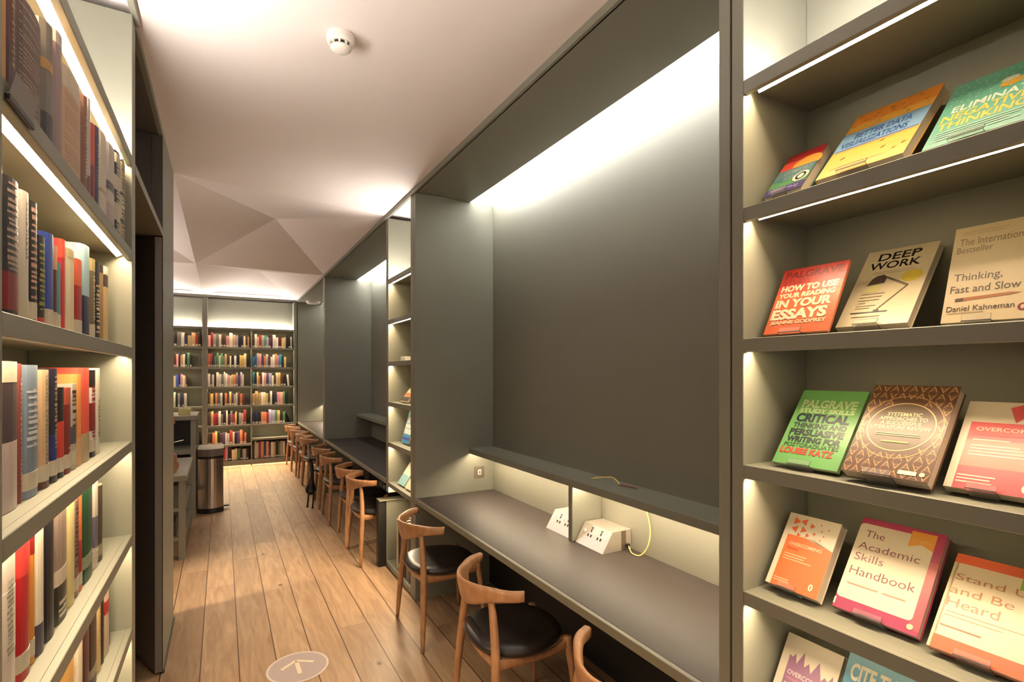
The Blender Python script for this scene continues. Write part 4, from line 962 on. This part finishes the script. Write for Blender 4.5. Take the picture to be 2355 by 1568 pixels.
# ---------------------------------------------------------------- bin and low units by the far shelves
t = thing('pedal_bin', 'tall stainless steel bin with a black base beside the far shelves', 'bin', (-.11, 7.25, 0))
def bin_outline(g=0.0):
    pts = [(-.250 + g, 7.52), (-.250 + g, 7.10 + g)]
    for k in range(9):
        f = k / 8; pts.append((-.225 + .22 * f, 7.075 + g - .045 * math.sin(math.pi * f)))
    pts += [(.012 - g, 7.10 + g), (.012 - g, 7.52)]
    return pts
for nm, z0, z1, g, mm in (('base', .002, .058, -.004, BLACK), ('body', .0585, .640, 0, STEEL), ('collar', .6405, .668, -.003, BLACK), ('lid', .6685, .752, -.004, LIDM)):
    bm = nb(); prism(bm, [(x, y, z0) for x, y in bin_outline(g)], (0, 0, z1 - z0)); obj(nm, bm, mm, t)
bm = nb(); box(bm, -.262, -.250, 7.10, 7.52, .0585, .640); obj('hinge_back', bm, BLACK, t)
bm = nb(); box(bm, .0165, .075, 7.20, 7.27, .03, .045, bev=.004); obj('pedal', bm, BLACK, t)

UNITP = mat('grey_unit_paint', (0.20, 0.185, 0.14), 0.45, bump=0.06, bscale=300)
def unit(x0, x1, y0, y1, h, shelves, label, post=.05):
    t = thing('shelf_unit', label, 'shelf unit', ((x0 + x1) / 2, (y0 + y1) / 2, 0))
    for xx in (x0, x1 - post):
        for yy in (y0, y1 - post):
            bm = nb(); box(bm, xx, xx + post, yy, yy + post, 0, h - .05); obj('post', bm, UNITP, t)
    bm = nb(); box(bm, x0 - .012, x1 + .012, y0 - .012, y1 + .012, h - .0495, h, bev=.003); obj('top', bm, UNITP, t)
    for z in shelves:
        bm = nb(); box(bm, x0 + .003, x1 - .003, y0 + .003, y1 - .003, z - .03, z); obj('shelf', bm, UNITP, t)
    bm = nb(); box(bm, x0 + post + .001, x1 - post - .001, y1 - .02, y1 - .004, .12, h - .0505); obj('back_board', bm, BLACKP, t)
    return t
unit(-.90, -.285, 5.42, 6.55, .745, [.20, .46], 'low grey shelf unit at the end of the wall, before the steel bin')
unit(-.95, -.262, 6.90, 7.58, 1.165, [.30, .76], 'taller grey shelf unit next to the steel bin')
ob = nb(); box(ob, -.52, -.42, 5.50, 5.53, .4605, .66); tag(obj('book', ob, cmat('#1c3a2c')), 'dark green book standing in the low grey unit', 'book')
ob = nb(); box(ob, -.56, -.53, 5.47, 5.53, .4605, .64); tag(obj('book', ob, cmat('#cdb09c')), 'pale pink book standing in the low grey unit', 'book')
ob = nb(); box(ob, -.56, -.36, 5.48, 5.75, .2005, .33, bev=.004); tag(obj('storage_box', ob, cmat('#565650')), 'grey box on the lower shelf of the low grey unit', 'box')
# wooden string instrument standing on the low unit
t = thing('wooden_instrument', 'small wooden instrument with a long neck on the low grey unit', 'instrument', (-.395, 5.62, .745))
bm = nb(); pts = []
for k in range(28):
    a = 2 * math.pi * k / 28; z = math.cos(a); w_ = .052 * abs(math.sin(a)) ** .7 * (1.0 - .28 * math.exp(-((z - .15) / .22) ** 2)) * (1.0 if z < .15 else .8)
    pts.append((-.395 + math.copysign(w_, math.sin(a)), 5.6, .8325 + .0865 * z))
prism(bm, pts, (0, .045, 0)); obj('body', bm, CHAIRW, t)
bm = nb(); box(bm, -.405, -.385, 5.606, 5.63, .915, 1.185, bev=.003); obj('neck', bm, mat('amber_wood', (.40, .19, .07), .4), t)
bm = nb(); box(bm, -.414, -.376, 5.604, 5.632, 1.1855, 1.245, bev=.004); obj('head', bm, _M['amber_wood'], t)
bm = nb(); prism(bm, [(-.3845, 5.59, 1.02), (-.31, 5.59, 1.035), (-.31, 5.64, 1.035), (-.3845, 5.64, 1.02)], (0, 0, .002)); obj('paper_tag', bm, WHITEP, t)
for k, (x, w_, h_, colr, lb) in enumerate(((-.70, .07, .06, '#d9c489', 'small cream box on the taller grey unit, next to the wall end'), (-.58, .09, .055, '#d6c07c', 'small cream box in the middle of the taller grey unit'), (-.44, .12, .075, '#d8cf8a', 'pale yellow box on the taller grey unit, on the bin side'))):
    bm = nb(); box(bm, x, x + w_, 7.05, 7.13, 1.1655, 1.1655 + h_, bev=.003); tag(obj('small_box', bm, cmat(colr)), lb, 'box', 'boxes on the taller grey unit')

# ---------------------------------------------------------------- bags under the desks
t = thing('hanging_bag', 'slim black bag hanging from a chair in the middle booth, straps down', 'bag', (.955, 6.63, .30))
bm = nb(); body = catmull([(.895, 6.60, .62), (.925, 6.60, .58), (.940, 6.60, .48), (.935, 6.60, .36), (.925, 6.60, .26), (.93, 6.60, .20)], 6)
n = len(body); sweep(bm, body, [(.030 + .004 * math.sin(i) + .034 * max(0, (i / (n - 1) - .35)), .022 + .04 * math.exp(-((i / (n - 1) - .82) / .16) ** 2)) for i in range(n)], 14); obj('body', bm, BLACK, t, smooth=True)
for yy, zz in ((6.58, .05), (6.62, .02)):
    bm = nb(); sweep(bm, catmull([(.90 + (yy - 6.58) * 1.6, yy, .24), (.895 + (yy - 6.58) * 1.6, yy, .15), (.885 + (yy - 6.58) * 1.6, yy, zz)], 5), [.011, .011, .011, .010, .010, .010, .010, .010, .010, .011, .013], 8); obj('strap', bm, BLACK, t, smooth=True)
bm = nb(); sweep(bm, catmull([(.935, 6.60, .48), (.98, 6.60, .475), (1.015, 6.60, .46)], 5), [.010] * 11, 8); obj('loop', bm, BLACK, t, smooth=True)
t = thing('rucksack', 'black rucksack slumped on the floor under the middle desk', 'bag', (1.68, 5.75, 0))
bm = nb(); bmesh.ops.create_cube(bm, size=1.0); bmesh.ops.subdivide_edges(bm, edges=bm.edges[:], cuts=4, use_grid_fill=True)
for v in bm.verts:
    p = v.co.copy(); r_ = p.normalized() * .58; q = p * .45 + r_ * .55
    v.co = (1.62 + q.x * .26 + .03 * (q.z + .5), 5.75 + q.y * .36, .002 + (q.z + .545) * .44)
mz = min(v.co.z for v in bm.verts)
for v in bm.verts: v.co.z += .001 - mz
obj('body', bm, BLACK, t, smooth=True)
bm = nb(); sweep(bm, catmull([(1.56, 5.68, .40), (1.58, 5.75, .50), (1.60, 5.82, .40)], 5), [.010] * 11, 8); obj('handle', bm, BLACK, t, smooth=True)
